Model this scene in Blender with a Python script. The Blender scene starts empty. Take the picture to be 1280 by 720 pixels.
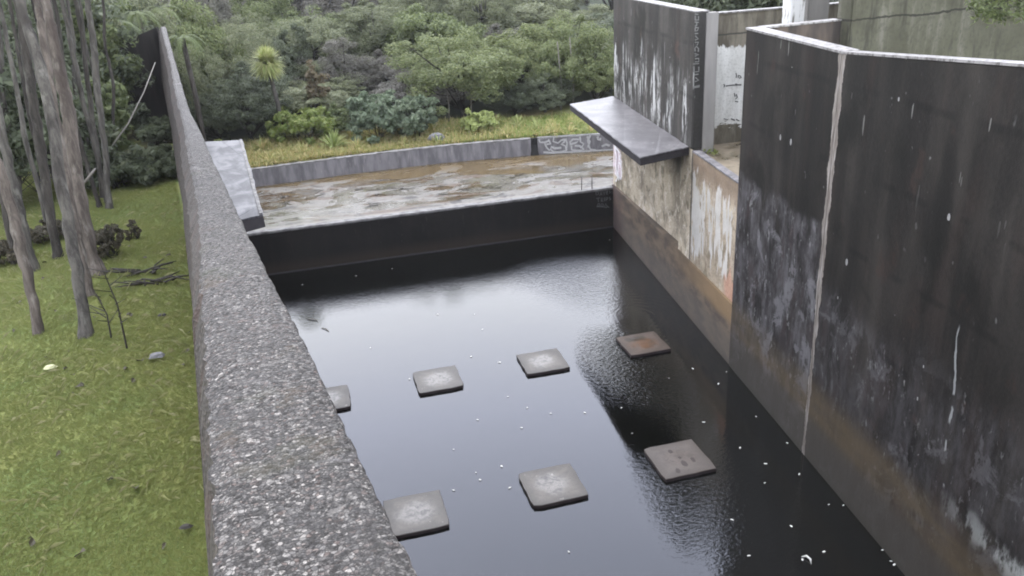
import bpy, math, random
import numpy as np
from mathutils import Vector, Matrix
random.seed(7)
rng = np.random.default_rng(11)
scene = bpy.context.scene
col = scene.collection

# ------------------------------------------------------------------ camera
CF = 1010.04
CR = Vector((0.96558489, -0.25413612, -0.05532321))
CU = Vector((0.14717084, 0.35849186, 0.92185917))
CW = Vector((0.21444479, 0.89827525, -0.38355575))
cam = bpy.data.cameras.new('camera'); camo = bpy.data.objects.new('camera', cam); col.objects.link(camo)
m = Matrix.Identity(4)
for i in range(3):
    m[i][0] = CR[i]; m[i][1] = CU[i]; m[i][2] = -CW[i]
camo.matrix_world = m
cam.sensor_width = 36; cam.lens = 36 * CF / 1280
cam.clip_start = 0.05; cam.clip_end = 600
scene.camera = camo

def ray(q): return CW + CR * ((q[0] - 640) / CF) + CU * ((360 - q[1]) / CF)
def onz(q, z): d = ray(q); return d * (z / d.z)
def ony(q, y): d = ray(q); return d * (y / d.y)
RX0, RS = 6.08, .117                      # plan line of the right-hand channel wall: x = RX0 + RS*y
def rx(y, off=0): return RX0 + RS * y + off
def onr(q, off=0): d = ray(q); return d * ((RX0 + off) / (d.x - RS * d.y))
RN = Vector((-1, RS, 0)).normalized()      # its normal, towards the pool
RT = Vector((RS, 1, 0)).normalized()

# ------------------------------------------------------------------ object helpers
def tag(o, label=None, cat=None, group=None, kind=None):
    if label: o['label'] = label
    if cat: o['category'] = cat
    if group: o['group'] = group
    if kind: o['kind'] = kind
    return o
def empty(name, loc=(0, 0, 0), label=None, cat=None, group=None):
    o = bpy.data.objects.new(name, None); o.location = loc; o.empty_display_size = .2
    col.objects.link(o); return tag(o, label, cat, group)
def link_mesh(name, me, mat, parent=None):
    o = bpy.data.objects.new(name, me); col.objects.link(o)
    if mat and not me.materials: me.materials.append(mat)
    if parent:
        o.parent = parent
        o.matrix_parent_inverse = Matrix.Translation(parent.location).inverted() if parent.type == 'EMPTY' and parent.parent is None else Matrix.Identity(4)
    return o
class MB:
    def __init__(s): s.v = []; s.f = []
    def add(s, vs, fs):
        k = len(s.v); s.v += [tuple(p) for p in vs]; s.f += [tuple(i + k for i in f) for f in fs]; return s
    def hexa(s, b, t):                      # bottom ring / top ring of the same length
        n = len(b); vs = list(b) + list(t)
        fs = [tuple(range(n))[::-1], tuple(range(n, 2 * n))] + [(i, (i + 1) % n, n + (i + 1) % n, n + i) for i in range(n)]
        return s.add(vs, fs)
    def box(s, lo, hi):
        x0, y0, z0 = lo; x1, y1, z1 = hi
        return s.hexa([(x0, y0, z0), (x1, y0, z0), (x1, y1, z0), (x0, y1, z0)], [(x0, y0, z1), (x1, y0, z1), (x1, y1, z1), (x0, y1, z1)])
    def tube(s, pts, rad, n=8, cap=True, wob=0, rnd=random):
        pts = [Vector(p) for p in pts]; rings = []
        a = None
        for i, p in enumerate(pts):
            t = (pts[min(i + 1, len(pts) - 1)] - pts[max(i - 1, 0)])
            t = t.normalized() if t.length > 1e-9 else Vector((0, 0, 1))
            if a is None: a = t.orthogonal().normalized()
            else:
                a = a - t * a.dot(t)
                a = a.normalized() if a.length > 1e-6 else t.orthogonal().normalized()
            b = t.cross(a); r = rad[i] if isinstance(rad, (list, tuple)) else rad
            rings.append([p + (a * math.cos(2 * math.pi * k / n) + b * math.sin(2 * math.pi * k / n)) * r * (1 + wob * rnd.uniform(-1, 1)) for k in range(n)])
        k0 = len(s.v); s.v += [tuple(q) for R in rings for q in R]
        for i in range(len(rings) - 1):
            for k in range(n):
                s.f.append((k0 + i * n + k, k0 + i * n + (k + 1) % n, k0 + (i + 1) * n + (k + 1) % n, k0 + (i + 1) * n + k))
        if cap:
            s.f.append(tuple(k0 + k for k in range(n))[::-1]); e = k0 + (len(rings) - 1) * n
            s.f.append(tuple(e + k for k in range(n)))
        return s
    def mesh(s, name, smooth=False):
        me = bpy.data.meshes.new(name); me.from_pydata(s.v, [], s.f); me.update()
        if smooth: me.polygons.foreach_set('use_smooth', [True] * len(me.polygons))
        return me
    def build(s, name, mat, parent=None, smooth=False, bevel=0, subdiv=0, fix=True):
        import bmesh
        me = s.mesh(name, smooth)
        if fix or bevel:
            bm = bmesh.new(); bm.from_mesh(me)
            if fix: bmesh.ops.recalc_face_normals(bm, faces=bm.faces)
            if bevel: bmesh.ops.bevel(bm, geom=[e for e in bm.edges if e.is_manifold and e.calc_face_angle(0) > .5], offset=bevel, segments=2, affect='EDGES')
            bm.to_mesh(me); bm.free()
        return link_mesh(name, me, mat, parent)
def np_mesh(name, v, faces, mat=None, smooth=False):
    me = bpy.data.meshes.new(name); nv = len(v); nf, k = faces.shape
    me.vertices.add(nv); me.vertices.foreach_set('co', v.astype(np.float32).ravel())
    me.loops.add(nf * k); me.loops.foreach_set('vertex_index', faces.astype(np.int32).ravel())
    me.polygons.add(nf); me.polygons.foreach_set('loop_start', (np.arange(nf) * k).astype(np.int32))
    if smooth: me.polygons.foreach_set('use_smooth', np.ones(nf, bool))
    me.update(calc_edges=True)
    if mat: me.materials.append(mat)
    return me
def stroke(mb, pts, n, w, lift):
    """one painted stroke: a thin strip on the wall whose normal is n"""
    n = Vector(n).normalized(); P = [Vector(p) + n * lift for p in pts]; L = []; R = []
    for i, p in enumerate(P):
        t = (P[min(i + 1, len(P) - 1)] - P[max(i - 1, 0)]).normalized(); s = n.cross(t).normalized() * (w / 2) * random.uniform(.75, 1.2)
        L.append(p + s); R.append(p - s)
    k = len(P)
    mb.add(L + R, [(i, i + 1, k + i + 1, k + i) for i in range(k - 1)])

# ------------------------------------------------------------------ node helpers
class NT:
    def __init__(s, name):
        s.m = bpy.data.materials.new(name); s.m.use_nodes = True; s.t = s.m.node_tree; s.t.nodes.clear()
        s.out = s.t.nodes.new('ShaderNodeOutputMaterial'); s._pos = None
    def N(s, typ, **kw):
        n = s.t.nodes.new(typ)
        for k, v in kw.items(): setattr(n, k, v)
        return n
    def set(s, sock, v):
        if isinstance(v, bpy.types.NodeSocket): s.t.links.new(v, sock)
        elif v is not None:
            if sock.type == 'RGBA' and len(v) == 3: v = (*v, 1)
            sock.default_value = v
    @property
    def pos(s):
        if s._pos is None: s._pos = s.N('ShaderNodeNewGeometry').outputs['Position']
        return s._pos
    def xyz(s):
        n = s.N('ShaderNodeSeparateXYZ'); s.set(n.inputs[0], s.pos); return n.outputs
    def scaled(s, sc):
        n = s.N('ShaderNodeVectorMath', operation='MULTIPLY'); s.set(n.inputs[0], s.pos); n.inputs[1].default_value = sc; return n.outputs[0]
    def noise(s, sc, scale=1., detail=4, rough=.55, dist=0, color=False):
        n = s.N('ShaderNodeTexNoise'); s.set(n.inputs['Vector'], s.scaled(sc) if not isinstance(sc, bpy.types.NodeSocket) else sc)
        n.inputs['Scale'].default_value = scale; n.inputs['Detail'].default_value = detail; n.inputs['Roughness'].default_value = rough; n.inputs['Distortion'].default_value = dist
        return n.outputs['Color' if color else 'Fac']
    def vor(s, sc, scale, feature='F1', out='Distance', rand=1):
        n = s.N('ShaderNodeTexVoronoi', feature=feature); s.set(n.inputs['Vector'], s.scaled(sc)); n.inputs['Scale'].default_value = scale; n.inputs['Randomness'].default_value = rand
        return n.outputs[out]
    def math(s, op, a, b=None, c=None, clamp=False):
        n = s.N('ShaderNodeMath', operation=op, use_clamp=clamp); s.set(n.inputs[0], a)
        if b is not None: s.set(n.inputs[1], b)
        if c is not None: s.set(n.inputs[2], c)
        return n.outputs[0]
    def rng(s, v, a, b, lo=0., hi=1., smooth=True):
        n = s.N('ShaderNodeMapRange', interpolation_type='SMOOTHSTEP' if smooth else 'LINEAR'); s.set(n.inputs['Value'], v)
        for k, x in (('From Min', a), ('From Max', b), ('To Min', lo), ('To Max', hi)): s.set(n.inputs[k], x)
        return n.outputs[0]
    def band(s, v, a, b, soft):
        return s.math('MULTIPLY', s.rng(v, a - soft, a + soft), s.rng(v, b - soft, b + soft, 1., 0.))
    def mul(s, *a):
        r = a[0]
        for x in a[1:]: r = s.math('MULTIPLY', r, x)
        return r
    def mix(s, f, a, b, blend='MIX'):
        n = s.N('ShaderNodeMix', data_type='RGBA', blend_type=blend); s.set(n.inputs[0], f); s.set(n.inputs[6], a); s.set(n.inputs[7], b); return n.outputs[2]
    def ramp(s, f, stops, interp='LINEAR'):
        n = s.N('ShaderNodeValToRGB'); s.set(n.inputs[0], f); cr = n.color_ramp; cr.interpolation = interp
        while len(cr.elements) < len(stops): cr.elements.new(.5)
        for e, (p, c) in zip(cr.elements, stops): e.position = p; e.color = (*c, 1)
        return n.outputs[0]
    def bump(s, h, strength, dist, normal=None):
        n = s.N('ShaderNodeBump'); n.inputs['Strength'].default_value = strength; n.inputs['Distance'].default_value = dist; s.set(n.inputs['Height'], h)
        if normal: s.set(n.inputs['Normal'], normal)
        return n.outputs[0]
    gain = 1.
    def bsdf(s, color, rough=.8, spec=.5, normal=None, ior=1.5, metallic=0, trans=None):
        if s.gain != 1. and isinstance(color, bpy.types.NodeSocket):
            g_ = s.gain if isinstance(s.gain, tuple) else (s.gain,) * 3; color = s.mix(1., color, g_, 'MULTIPLY')
        n = s.N('ShaderNodeBsdfPrincipled'); s.set(n.inputs['Base Color'], color); s.set(n.inputs['Roughness'], rough); s.set(n.inputs['Specular IOR Level'], spec)
        s.set(n.inputs['IOR'], ior); s.set(n.inputs['Metallic'], metallic)
        if normal: s.set(n.inputs['Normal'], normal)
        sh = n.outputs[0]
        if trans:
            tr = s.N('ShaderNodeBsdfTranslucent'); s.set(tr.inputs[0], color); mx = s.N('ShaderNodeMixShader'); mx.inputs[0].default_value = trans
            s.t.links.new(sh, mx.inputs[1]); s.t.links.new(tr.outputs[0], mx.inputs[2]); sh = mx.outputs[0]
        s.t.links.new(sh, s.out.inputs['Surface']); return s.m

def dark_concrete(name, dark, mid, pale, kind='plain'):
    """weathered, algae-blackened concrete; the extra marks of each wall by kind"""
    t = NT(name); X, Y, Z = t.xyz()
    streak = t.noise((2.2, 2.2, .3), 1.3, 6, .65, .3)
    fine = t.noise((1, 1, 1), 18, 4, .65); blot = t.noise((1, 1, .7), .75, 5, .6, .4)
    f = t.math('ADD', t.mul(t.rng(streak, .3, .75), .34), t.mul(t.rng(blot, .36, .7), .6))
    c = t.mix(f, dark, mid)
    c = t.mix(t.mul(t.rng(t.noise((2.3, 2.3, .3), 2.1, 3), .52, .72), .35), c, (mid[0] * 1.15, mid[1] * 1.05, mid[2] * 1.0))     # brown run-off
    c = t.mix(t.rng(fine, .3, .75, 0, .35), c, (dark[0] * .45, dark[1] * .45, dark[2] * .45))
    lime = t.mul(t.rng(t.noise((1.5, 1.5, .9), 5.5, 2, .5), .70, .77), t.rng(t.noise((1, 1, 1), .9, 2), .42, .62))
    c = t.mix(t.mul(lime, .55), c, pale)
    rough = .62
    if kind in ('chamber', 'upper'):
        # soft run-off curtains, near-black growth, form joints with specks of lime, flecks
        cur = t.noise((1.5, 1.5, .16), 1.9, 4, .55, .25); c = t.mix(t.mul(t.rng(cur, .48, .72), t.rng(blot, .3, .6, .3, 1.), .45), c, (mid[0] * 1.4, mid[1] * 1.42, mid[2] * 1.38))
        grow = t.noise((1, 1, .8), .62, 5, .65, .6); c = t.mix(t.mul(t.rng(grow, .54, .66), .7), c, (dark[0] * .55, dark[1] * .58, dark[2] * .5))
        rb = t.mul(t.rng(t.noise((1.3, 1.3, .3), 1.4, 4), .56, .7), .22); c = t.mix(rb, c, (mid[0] * 1.15, mid[1] * .85, mid[2] * .80))
        jn = None
        for zj in (-1.95, -3.05, -4.15, -5.3, -6.3):
            q = t.math('ABSOLUTE', t.math('SUBTRACT', t.math('ADD', Z, t.mul(t.math('SUBTRACT', t.noise((1, 1, 1), 1.3, 4), .5), .10)), zj)); b_ = t.rng(q, .012, .075, 1., 0.); jn = b_ if jn is None else t.math('MAXIMUM', jn, b_)
        c = t.mix(t.mul(jn, t.rng(t.noise((1, 1, 1), 1.7, 3), .4, .6), .55), c, (dark[0] * .5, dark[1] * .5, dark[2] * .5))
        vd = t.vor((1, 1, .55), 4.2); vs_ = t.N('ShaderNodeSeparateColor'); t.set(vs_.inputs[0], t.vor((1, 1, .55), 4.2, 'F1', 'Color'))
        near_j = t.math('ADD', t.mul(jn, .5), t.rng(t.noise((1, 1, 1), .8, 3), .42, .68, .03, .26)); fl = t.mul(t.math('LESS_THAN', vd, t.math('ADD', t.mul(vs_.outputs[2], .10), .03)), t.math('LESS_THAN', vs_.outputs[0], near_j))
        c = t.mix(t.mul(fl, t.rng(fine, .25, .45), .8), c, (.26, .26, .25)); rust = t.mul(t.rng(t.noise((1, 1, .6), 1.9, 5, .65), .60, .70), .4); c = t.mix(rust, c, (mid[0] * 1.3, mid[1] * .85, mid[2] * .72))
    if kind == 'chamber':
        # paler, purple-mottled area low on the far panel, ochre tide line, lime on the seam and a thin lime run
        edge = t.noise((1, 1, 1), .9, 4); e2 = t.noise((2, 2, .7), 2.2, 5, .7)
        zl = t.math('ADD', Z, t.mul(t.math('SUBTRACT', edge, .5), .9))
        low = t.mul(t.rng(zl, -4.25, -4.0, 1., 0.), t.rng(Y, 10.02, 10.06))
        low2 = t.mul(t.rng(zl, -5.4, -4.7, 1., 0.), t.rng(Y, 9.9, 9.95, 1., 0.), .45)
        lm = t.math('ADD', low, low2, clamp=True); pz = t.noise((1, 1, .8), 1.5, 6, .7, .5)
        c = t.mix(t.mul(lm, t.rng(e2, .36, .66), .8), c, (.080, .076, .078))
        c = t.mix(t.mul(lm, t.rng(t.noise((1.6, 1.6, .6), 1.9, 4, .6), .55, .64), .75), c, (.030, .022, .021))
        lime2 = t.mul(t.rng(t.noise((3, 3, 1.1), 3.2, 5, .7), .60, .68), lm)
        c = t.mix(t.mul(lime2, .75), c, (.20, .20, .195)); c = t.mix(t.mul(lm, t.rng(pz, .53, .60), .6), c, (.135, .132, .135)); c = t.mix(t.mul(lm, t.rng(pz, .44, .38), .7), c, (.018, .016, .016))
        diag = t.math('ADD', Z, t.mul(t.math('SUBTRACT', t.noise((1, 1, 1), 2.4, 4), .5), .35))
        c = t.mix(t.mul(t.band(diag, -6.62, -6.35, .1), t.rng(Y, 5.0, 7.2, 1., .0), t.rng(e2, .42, .56), .75), c, (.30, .31, .29))
        och = t.mul(t.band(t.math('ADD', Z, t.mul(t.math('SUBTRACT', fine, .5), .25)), -7.36, -6.68, .26), t.rng(t.noise((.6, .6, 1.6), 1.6, 5, .6), .28, .66, .25, .85))
        c = t.mix(t.mul(och, .8), c, (.080, .060, .034))
        base = t.rng(Z, -7.45, -7.15, 1., 0.)
        c = t.mix(t.mul(base, .8), c, (.046, .041, .034))
        wet = t.rng(Z, -8.1, -7.9, 1., 0.); c = t.mix(t.mul(wet, .7), c, (.03, .03, .022))
        j = t.math('ABSOLUTE', t.math('SUBTRACT', t.math('ADD', Y, t.mul(t.math('SUBTRACT', t.noise((1, 1, 1), 2.6, 5, .7), .5), .12)), 9.97))
        wz = t.math('ADD', t.rng(Z, -8, -1.6, .035, .095, False), t.mul(t.math('SUBTRACT', t.noise((1, 1, 2.2), 1.1, 3), .5), .13))
        jm = t.math('LESS_THAN', j, wz)
        c = t.mix(t.mul(jm, .85), c, t.ramp(t.noise((7, 7, .8), 3, 4), [(.3, (.10, .082, .068)), (.5, (.19, .17, .148)), (.7, (.33, .31, .285))]))
        j2 = t.math('ABSOLUTE', t.math('SUBTRACT', t.math('ADD', Y, t.mul(t.math('SUBTRACT', t.noise((1, 1, 1), 1.3, 4, .6), .5), .22)), t.rng(Z, -6.4, -4.2, 6.66, 6.86, False)))
        jm2 = t.mul(t.math('LESS_THAN', j2, t.mul(t.noise((1, 1, 1), 2.3, 4), .035)), t.band(Z, -6.3, -4.25, .05), t.rng(t.noise((1, 1, 1), 3.1, 3), .42, .5))
        c = t.mix(t.mul(jm2, .6), c, (.28, .29, .28))
        drips = t.mul(t.math('GREATER_THAN', t.noise((7, 7, .9), 1.6, 2, .4), .735), t.rng(Z, -3.4, -2.0, .0, .8))
        c = t.mix(t.mul(drips, .6), c, (.22, .22, .20))
    if kind == 'upper':
        # broad white lime runs on the face over the slab
        run = t.mul(t.rng(t.noise((3.4, 3.4, .42), 1.05, 5, .65), .52, .60), t.rng(t.math('ADD', Z, t.mul(blot, .9)), -2.7, -1.75, 1., 0.), t.rng(t.noise((1, 1, .5), 6, 4, .7), .38, .6))
        c = t.mix(t.mul(run, .85), c, (.36, .36, .34))
        cl = t.mul(t.rng(t.noise((1.6, 1.6, .5), 1.35, 3, .5), .50, .60), t.rng(t.noise((5, 5, 1.0), 1.5, 5, .7), .49, .56), t.band(t.math('ADD', Z, t.mul(blot, .7)), -3.6, -2.0, .35)); c = t.mix(t.mul(cl, .9), c, (.42, .42, .40))
        run2 = t.mul(t.math('GREATER_THAN', t.noise((6, 6, .5), 1.3, 3, .5), .69), t.rng(Z, -3.0, -1.5, .0, 1.))
        c = t.mix(t.mul(run2, .7), c, (.45, .45, .43))
    if kind == 'weir':
        c = t.mix(t.mul(t.rng(Z, -7.95, -7.6, 1., 0.), .7), c, (.026, .020, .013)); c = t.mix(t.mul(t.rng(t.noise((3, 3, .5), 1.4, 5, .7), .60, .70), t.rng(Z, -7.7, -6.9, .1, .8)), c, (.045, .042, .036)); c = t.mix(t.mul(t.rng(t.noise((1, 1, 1), 4, 4, .7), .70, .74), .6), c, (.10, .10, .095))
    hb = t.math('ADD', t.mul(fine, .6), t.mul(t.noise((1, 1, 1), 60, 3), .4))
    return t.bsdf(c, rough, .16, t.bump(hb, .35, .012))

def make_materials():
    M = {}
    # left wall: exposed-aggregate top
    t = NT('exposed_aggregate'); t.gain = (.55, .53, .50); X, Y, Z = t.xyz()
    wp = t.N('ShaderNodeVectorMath', operation='ADD'); t.set(wp.inputs[0], t.pos); wn = t.N('ShaderNodeVectorMath', operation='SCALE'); t.set(wn.inputs[0], t.noise((1, 1, 1), 40, 2, .5, 0, True)); wn.inputs['Scale'].default_value = .012; t.set(wp.inputs[1], wn.outputs[0]); keep_ = t._pos; t._pos = wp.outputs[0]
    vc = t.vor((1, 1, 1), 70, 'F1', 'Color'); vd = t.vor((1, 1, 1), 70, 'F1', 'Distance'); ve = t.vor((1, 1, 1), 70, 'DISTANCE_TO_EDGE')
    v2 = t.vor((1, 1, 1), 165, 'F1', 'Color'); t._pos = keep_
    sep = t.N('ShaderNodeSeparateColor'); t.set(sep.inputs[0], vc); sep2 = t.N('ShaderNodeSeparateColor'); t.set(sep2.inputs[0], v2)
    peb = t.ramp(sep.outputs[0], [(0, (.020, .018, .018)), (.28, (.050, .047, .047)), (.5, (.125, .122, .12)), (.68, (.16, .115, .10)), (.76, (.17, .165, .16)), (.90, (.32, .31, .30)), (1., (.60, .57, .54))], 'LINEAR')
    peb = t.mix(.42, peb, t.ramp(sep2.outputs[1], [(0, (.022, .021, .021)), (.45, (.085, .08, .08)), (.8, (.19, .185, .18)), (1, (.42, .40, .38))]))
    pit = t.math('MAXIMUM', t.rng(ve, .12, .03), t.rng(t.noise((1, 1, 1), 48, 3, .6), .50, .58)); c = t.mix(t.mul(pit, .88), peb, (.016, .0145, .013))
    big = t.noise((1, 1, 1), 1.5, 5, .6)
    c = t.mix(t.rng(big, .35, .7, 0, .35), c, (.070, .067, .066))
    lich = t.mul(t.rng(t.noise((1, 1, 1), 4.2, 5, .7), .57, .66), t.rng(t.noise((1, 1, 1), .9, 3), .42, .58)); c = t.mix(t.mul(lich, .35), c, (.12, .070, .058)); mossp = t.mul(t.rng(t.noise((1, 1, 1), 2.1, 5, .7), .56, .68), .4); c = t.mix(mossp, c, (.055, .058, .036))
    smooth_far = t.rng(Y, 9, 14); spot = t.math('GREATER_THAN', t.noise((1, 1, 1), 7, 3), .62)
    c = t.mix(t.mul(smooth_far, .4), c, (.135, .130, .130))
    cross = t.math('MAXIMUM', t.mul(t.rng(t.noise((.35, 2.6, .5), 2.0, 4, .65), .63, .70), t.rng(Y, 3, 6)), t.mul(t.rng(t.noise((1, 1, 1), 2.6, 5, .7, .6), .62, .70), .55))
    darkp = t.rng(t.noise((.9, .5, 1), 1.9, 5, .7, .5), .52, .66); c = t.mix(t.mul(darkp, .5), c, (.05, .048, .048))
    c = t.mix(t.mul(cross, .65), c, (.33, .32, .33))
    c = t.mix(t.mul(spot, t.rng(t.noise((1, 1, 1), 30, 2), .5, .6), .35), c, (.30, .29, .28))
    green = t.rng(t.noise((1, 1, 1), 2.7, 4), .6, .75, 0, .25); c = t.mix(green, c, (.07, .085, .05))
    h = t.math('SUBTRACT', t.mul(t.math('SUBTRACT', 1., vd), .8), t.mul(sep.outputs[1], .35))
    M['agg'] = t.bsdf(c, t.rng(sep.outputs[2], 0, 1, .5, .85), .18, t.bump(h, .8, .012))
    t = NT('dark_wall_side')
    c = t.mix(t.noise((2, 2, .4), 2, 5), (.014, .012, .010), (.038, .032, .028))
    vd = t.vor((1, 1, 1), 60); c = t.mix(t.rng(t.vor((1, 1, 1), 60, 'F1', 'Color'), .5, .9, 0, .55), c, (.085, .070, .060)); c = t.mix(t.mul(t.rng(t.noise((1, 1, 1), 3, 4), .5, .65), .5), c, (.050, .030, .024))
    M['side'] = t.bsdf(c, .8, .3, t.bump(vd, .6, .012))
    t = NT('wing_concrete'); c = t.mix(t.rng(t.noise((3, 3, .3), 1.6, 5), .35, .7), (.0085, .0075, .006), (.024, .021, .018)); M['wing'] = t.bsdf(c, .85, .2)
    # wet slabs
    t = NT('wet_slab'); t.gain = .40; n1 = t.noise((1, .55, 1), 1.9, 5, .6, .5); n2 = t.noise((1, 1, 1), 14, 4)
    c = t.mix(t.rng(n1, .35, .65), (.10, .098, .108), (.21, .205, .22)); c = t.mix(t.rng(n2, .4, .7, 0, .3), c, (.06, .058, .06))
    c = t.mix(t.mul(t.rng(t.noise((.6, 3.5, 1), 1.3, 4), .64, .70), .4), c, (.34, .335, .34))
    M['slab'] = t.bsdf(c, t.rng(n1, .4, .62, .55, .42), .22, t.bump(n2, .15, .01))
    t = NT('stained_slab'); t.gain = (1.15, 1.12, 1.02); n1 = t.noise((1, 1, 1), 1.6, 5, .6, .5); n2 = t.noise((1, 1, 1), 20, 4)
    c = t.mix(t.rng(n1, .35, .7), (.060, .058, .066), (.115, .112, .125)); c = t.mix(t.rng(n2, .45, .7, 0, .45), c, (.04, .04, .044))
    c = t.mix(t.mul(t.math('GREATER_THAN', t.noise((1, 1, 1), 9, 3), .68), .5), c, (.25, .25, .26))
    M['slab2'] = t.bsdf(c, .42, .4, t.bump(n2, .2, .01))
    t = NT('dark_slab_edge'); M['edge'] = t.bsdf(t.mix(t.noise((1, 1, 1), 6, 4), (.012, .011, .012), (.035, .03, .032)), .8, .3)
    t = NT('pale_arris'); t.gain = .5; M['arris'] = t.bsdf(t.mix(t.rng(t.noise((1, 1, 1), 5, 5), .3, .65), (.13, .125, .12), (.34, .33, .32)), .7, .3)
    t = NT('white_coping'); t.gain = .46; n = t.noise((2, 2, 1), 6, 5, .7)
    c = t.mix(t.rng(n, .38, .56), (.17, .155, .14), (.46, .44, .42)); c = t.mix(t.mul(t.rng(t.noise((1, 1, 1), 22, 3), .6, .7), .5), c, (.09, .08, .07))
    M['coping'] = t.bsdf(c, .55, .4)
    M['chamber'] = dark_concrete('black_stained_concrete', (.0078, .0070, .0058), (.027, .0235, .0200), (.22, .22, .21), 'chamber')
    M['upper'] = dark_concrete('streaked_dark_concrete', (.018, .0170, .0150), (.062, .0565, .050), (.30, .30, .28), 'upper')
    M['weir'] = dark_concrete('wet_black_concrete', (.0062, .0054, .0044), (.0165, .0145, .0120), (.10, .095, .085), 'weir')
    M['pier'] = dark_concrete('letter_column_concrete', (.022, .021, .019), (.05, .048, .042), (.12, .12, .11))
    t = NT('smooth_grey_concrete'); t.gain = (1.5, 1.44, 1.32); n = t.noise((2, 2, .5), 3, 5); M['grey'] = t.bsdf(t.mix(n, (.10, .10, .102), (.18, .18, .18)), .8, .3)
    # lower channel wall
    t = NT('stained_lower_wall'); t.gain = (1.42, 1.36, 1.26); X, Y, Z = t.xyz()
    a = t.noise((1, 1, .85), 1.3, 6, .65, .5); b = t.noise((1.3, 1.3, 1.1), 2.3, 6, .7, .4); fine = t.noise((1, 1, 1), 22, 4)
    c = t.mix(t.rng(a, .30, .62), (.12, .105, .08), (.33, .295, .235))
    c = t.mix(t.mul(t.rng(b, .50, .62), .7), c, (.44, .41, .36))
    c = t.mix(t.mul(t.rng(t.noise((1, 1, .8), 3.3, 4), .56, .66), .6), c, (.055, .052, .03))
    dk = t.math('ADD', t.math('ADD', Z, t.mul(t.math('SUBTRACT', a, .5), .6)), t.mul(t.math('SUBTRACT', 17.6, Y), .55)); c = t.mix(t.mul(t.rng(dk, -5.4, -4.3, 0., 1.), t.rng(Y, 16.4, 16.5), .85), c, (.055, .052, .046))     # darker upwards and towards the near end, below the slab
    c = t.mix(t.mul(t.rng(a, .58, .72), t.rng(Z, -6.7, -6.0, 1., .2), .5), c, (.20, .105, .065))
    # white paint with a torn lower edge on the near part
    ed = t.math('ADD', Z, t.mul(t.math('SUBTRACT', t.noise((3.2, 3.2, .6), 1.6, 4, .6), .5), 1.7))
    ed2 = t.math('ADD', Y, t.mul(t.math('SUBTRACT', b, .5), .5))
    w = t.mul(t.band(ed, -6.35, -4.75, .05), t.band(ed2, 13.35, 15.66, .03), t.rng(t.noise((2, 2, .8), 1.9, 5, .6), .38, .43), t.math('MAXIMUM', t.rng(t.noise((4.2, 4.2, .45), 1.25, 4, .6), .45, .49), t.rng(Y, 15.0, 15.1)))
    near = t.rng(Y, 15.66, 15.72, 1., 0.)
    c = t.mix(t.mul(near, t.rng(Z, -4.9, -4.4), .8), c, (.085, .06, .045))
    c = t.mix(t.mul(near, t.rng(b, .3, .6), .5), c, (.14, .105, .07))
    wc = t.mix(t.rng(a, .35, .7), (.335, .335, .33), (.26, .26, .25))
    c = t.mix(w, c, wc)
    pk = t.mul(t.band(ed, -6.9, -6.25, .08), t.band(ed2, 13.0, 13.7, .12)); c = t.mix(t.mul(pk, .6), c, (.38, .21, .155))
    gp = t.mul(t.band(ed2, 21.6, 22.6, .05), t.rng(Z, -6.4, -6.3), t.rng(b, .4, .5)); c = t.mix(t.mul(gp, .85), c, (.50, .45, .52))
    vs = t.mul(t.math('LESS_THAN', t.math('ABSOLUTE', t.math('SUBTRACT', Y, 15.72)), .035), .8); c = t.mix(vs, c, (.04, .038, .036))
    c = t.mix(t.mul(t.rng(fine, .4, .75, 0, .4), t.math('SUBTRACT', 1., t.mul(w, .8))), c, (.05, .045, .035))
    M['lower'] = t.bsdf(c, .75, .3, t.bump(fine, .12, .01))
    # base band
    t = NT('brown_base_band'); t.gain = (1.5, 1.38, 1.22); X, Y, Z = t.xyz(); a = t.noise((.8, .8, 2.0), 2.0, 5, .6); fine = t.noise((1, 1, 1), 26, 4)
    c = t.mix(t.rng(a, .35, .66), (.040, .034, .030), (.095, .078, .062))
    c = t.mix(t.mul(t.band(Z, -7.15, -6.62, .12), t.rng(Y, 18, 13.5), .75), c, (.15, .108, .062))
    c = t.mix(t.rng(Z, -7.6, -7.2, .6, 0.), c, (.052, .050, .048)); c = t.mix(t.mul(t.rng(fine, .68, .74), .6), c, (.25, .24, .22))
    c = t.mix(t.rng(Z, -8.1, -7.95, .7, 0.), c, (.028, .027, .018))
    c = t.mix(t.rng(Y, 20.8, 22.3, 0, .6), c, (.055, .04, .042))
    M['band'] = t.bsdf(c, .6, .35, t.bump(fine, .3, .012))
    # recess back wall with torn white paint
    t = NT('plastered_back_wall'); t.gain = 1.2; X, Y, Z = t.xyz(); a = t.noise((2.4, 2.4, .5), 1.8, 5, .65); fine = t.noise((1, 1, 1), 20, 4)
    c = t.mix(t.rng(a, .35, .66), (.070, .062, .045), (.155, .14, .108))
    ed = t.math('ADD', Z, t.mul(t.math('SUBTRACT', t.noise((4.2, 4.2, .3), 2.1, 4, .6), .5), .5))
    eb = t.math('ADD', Z, t.mul(t.math('SUBTRACT', t.noise((2, 2, 5), 1.8, 4, .7), .5), 1.1))
    w = t.mul(t.rng(ed, -2.12, -2.08, 1., 0.), t.rng(eb, -3.86, -3.78), t.band(X, 8.66, 9.56, .03))
    c = t.mix(w, c, t.mix(t.rng(a, .3, .7), (.56, .56, .53), (.43, .43, .40)))
    c = t.mix(t.mul(t.math('LESS_THAN', t.math('ABSOLUTE', t.math('SUBTRACT', t.math('ADD', Z, t.mul(t.noise((1, 1, 1), 1.2, 3), .12)), -1.82)), .018), .8), c, (.03, .03, .025))
    c = t.mix(t.rng(fine, .45, .75, 0, .3), c, (.07, .065, .05))
    M['back'] = t.bsdf(c, .8, .3, t.bump(fine, .25, .01))
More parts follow.
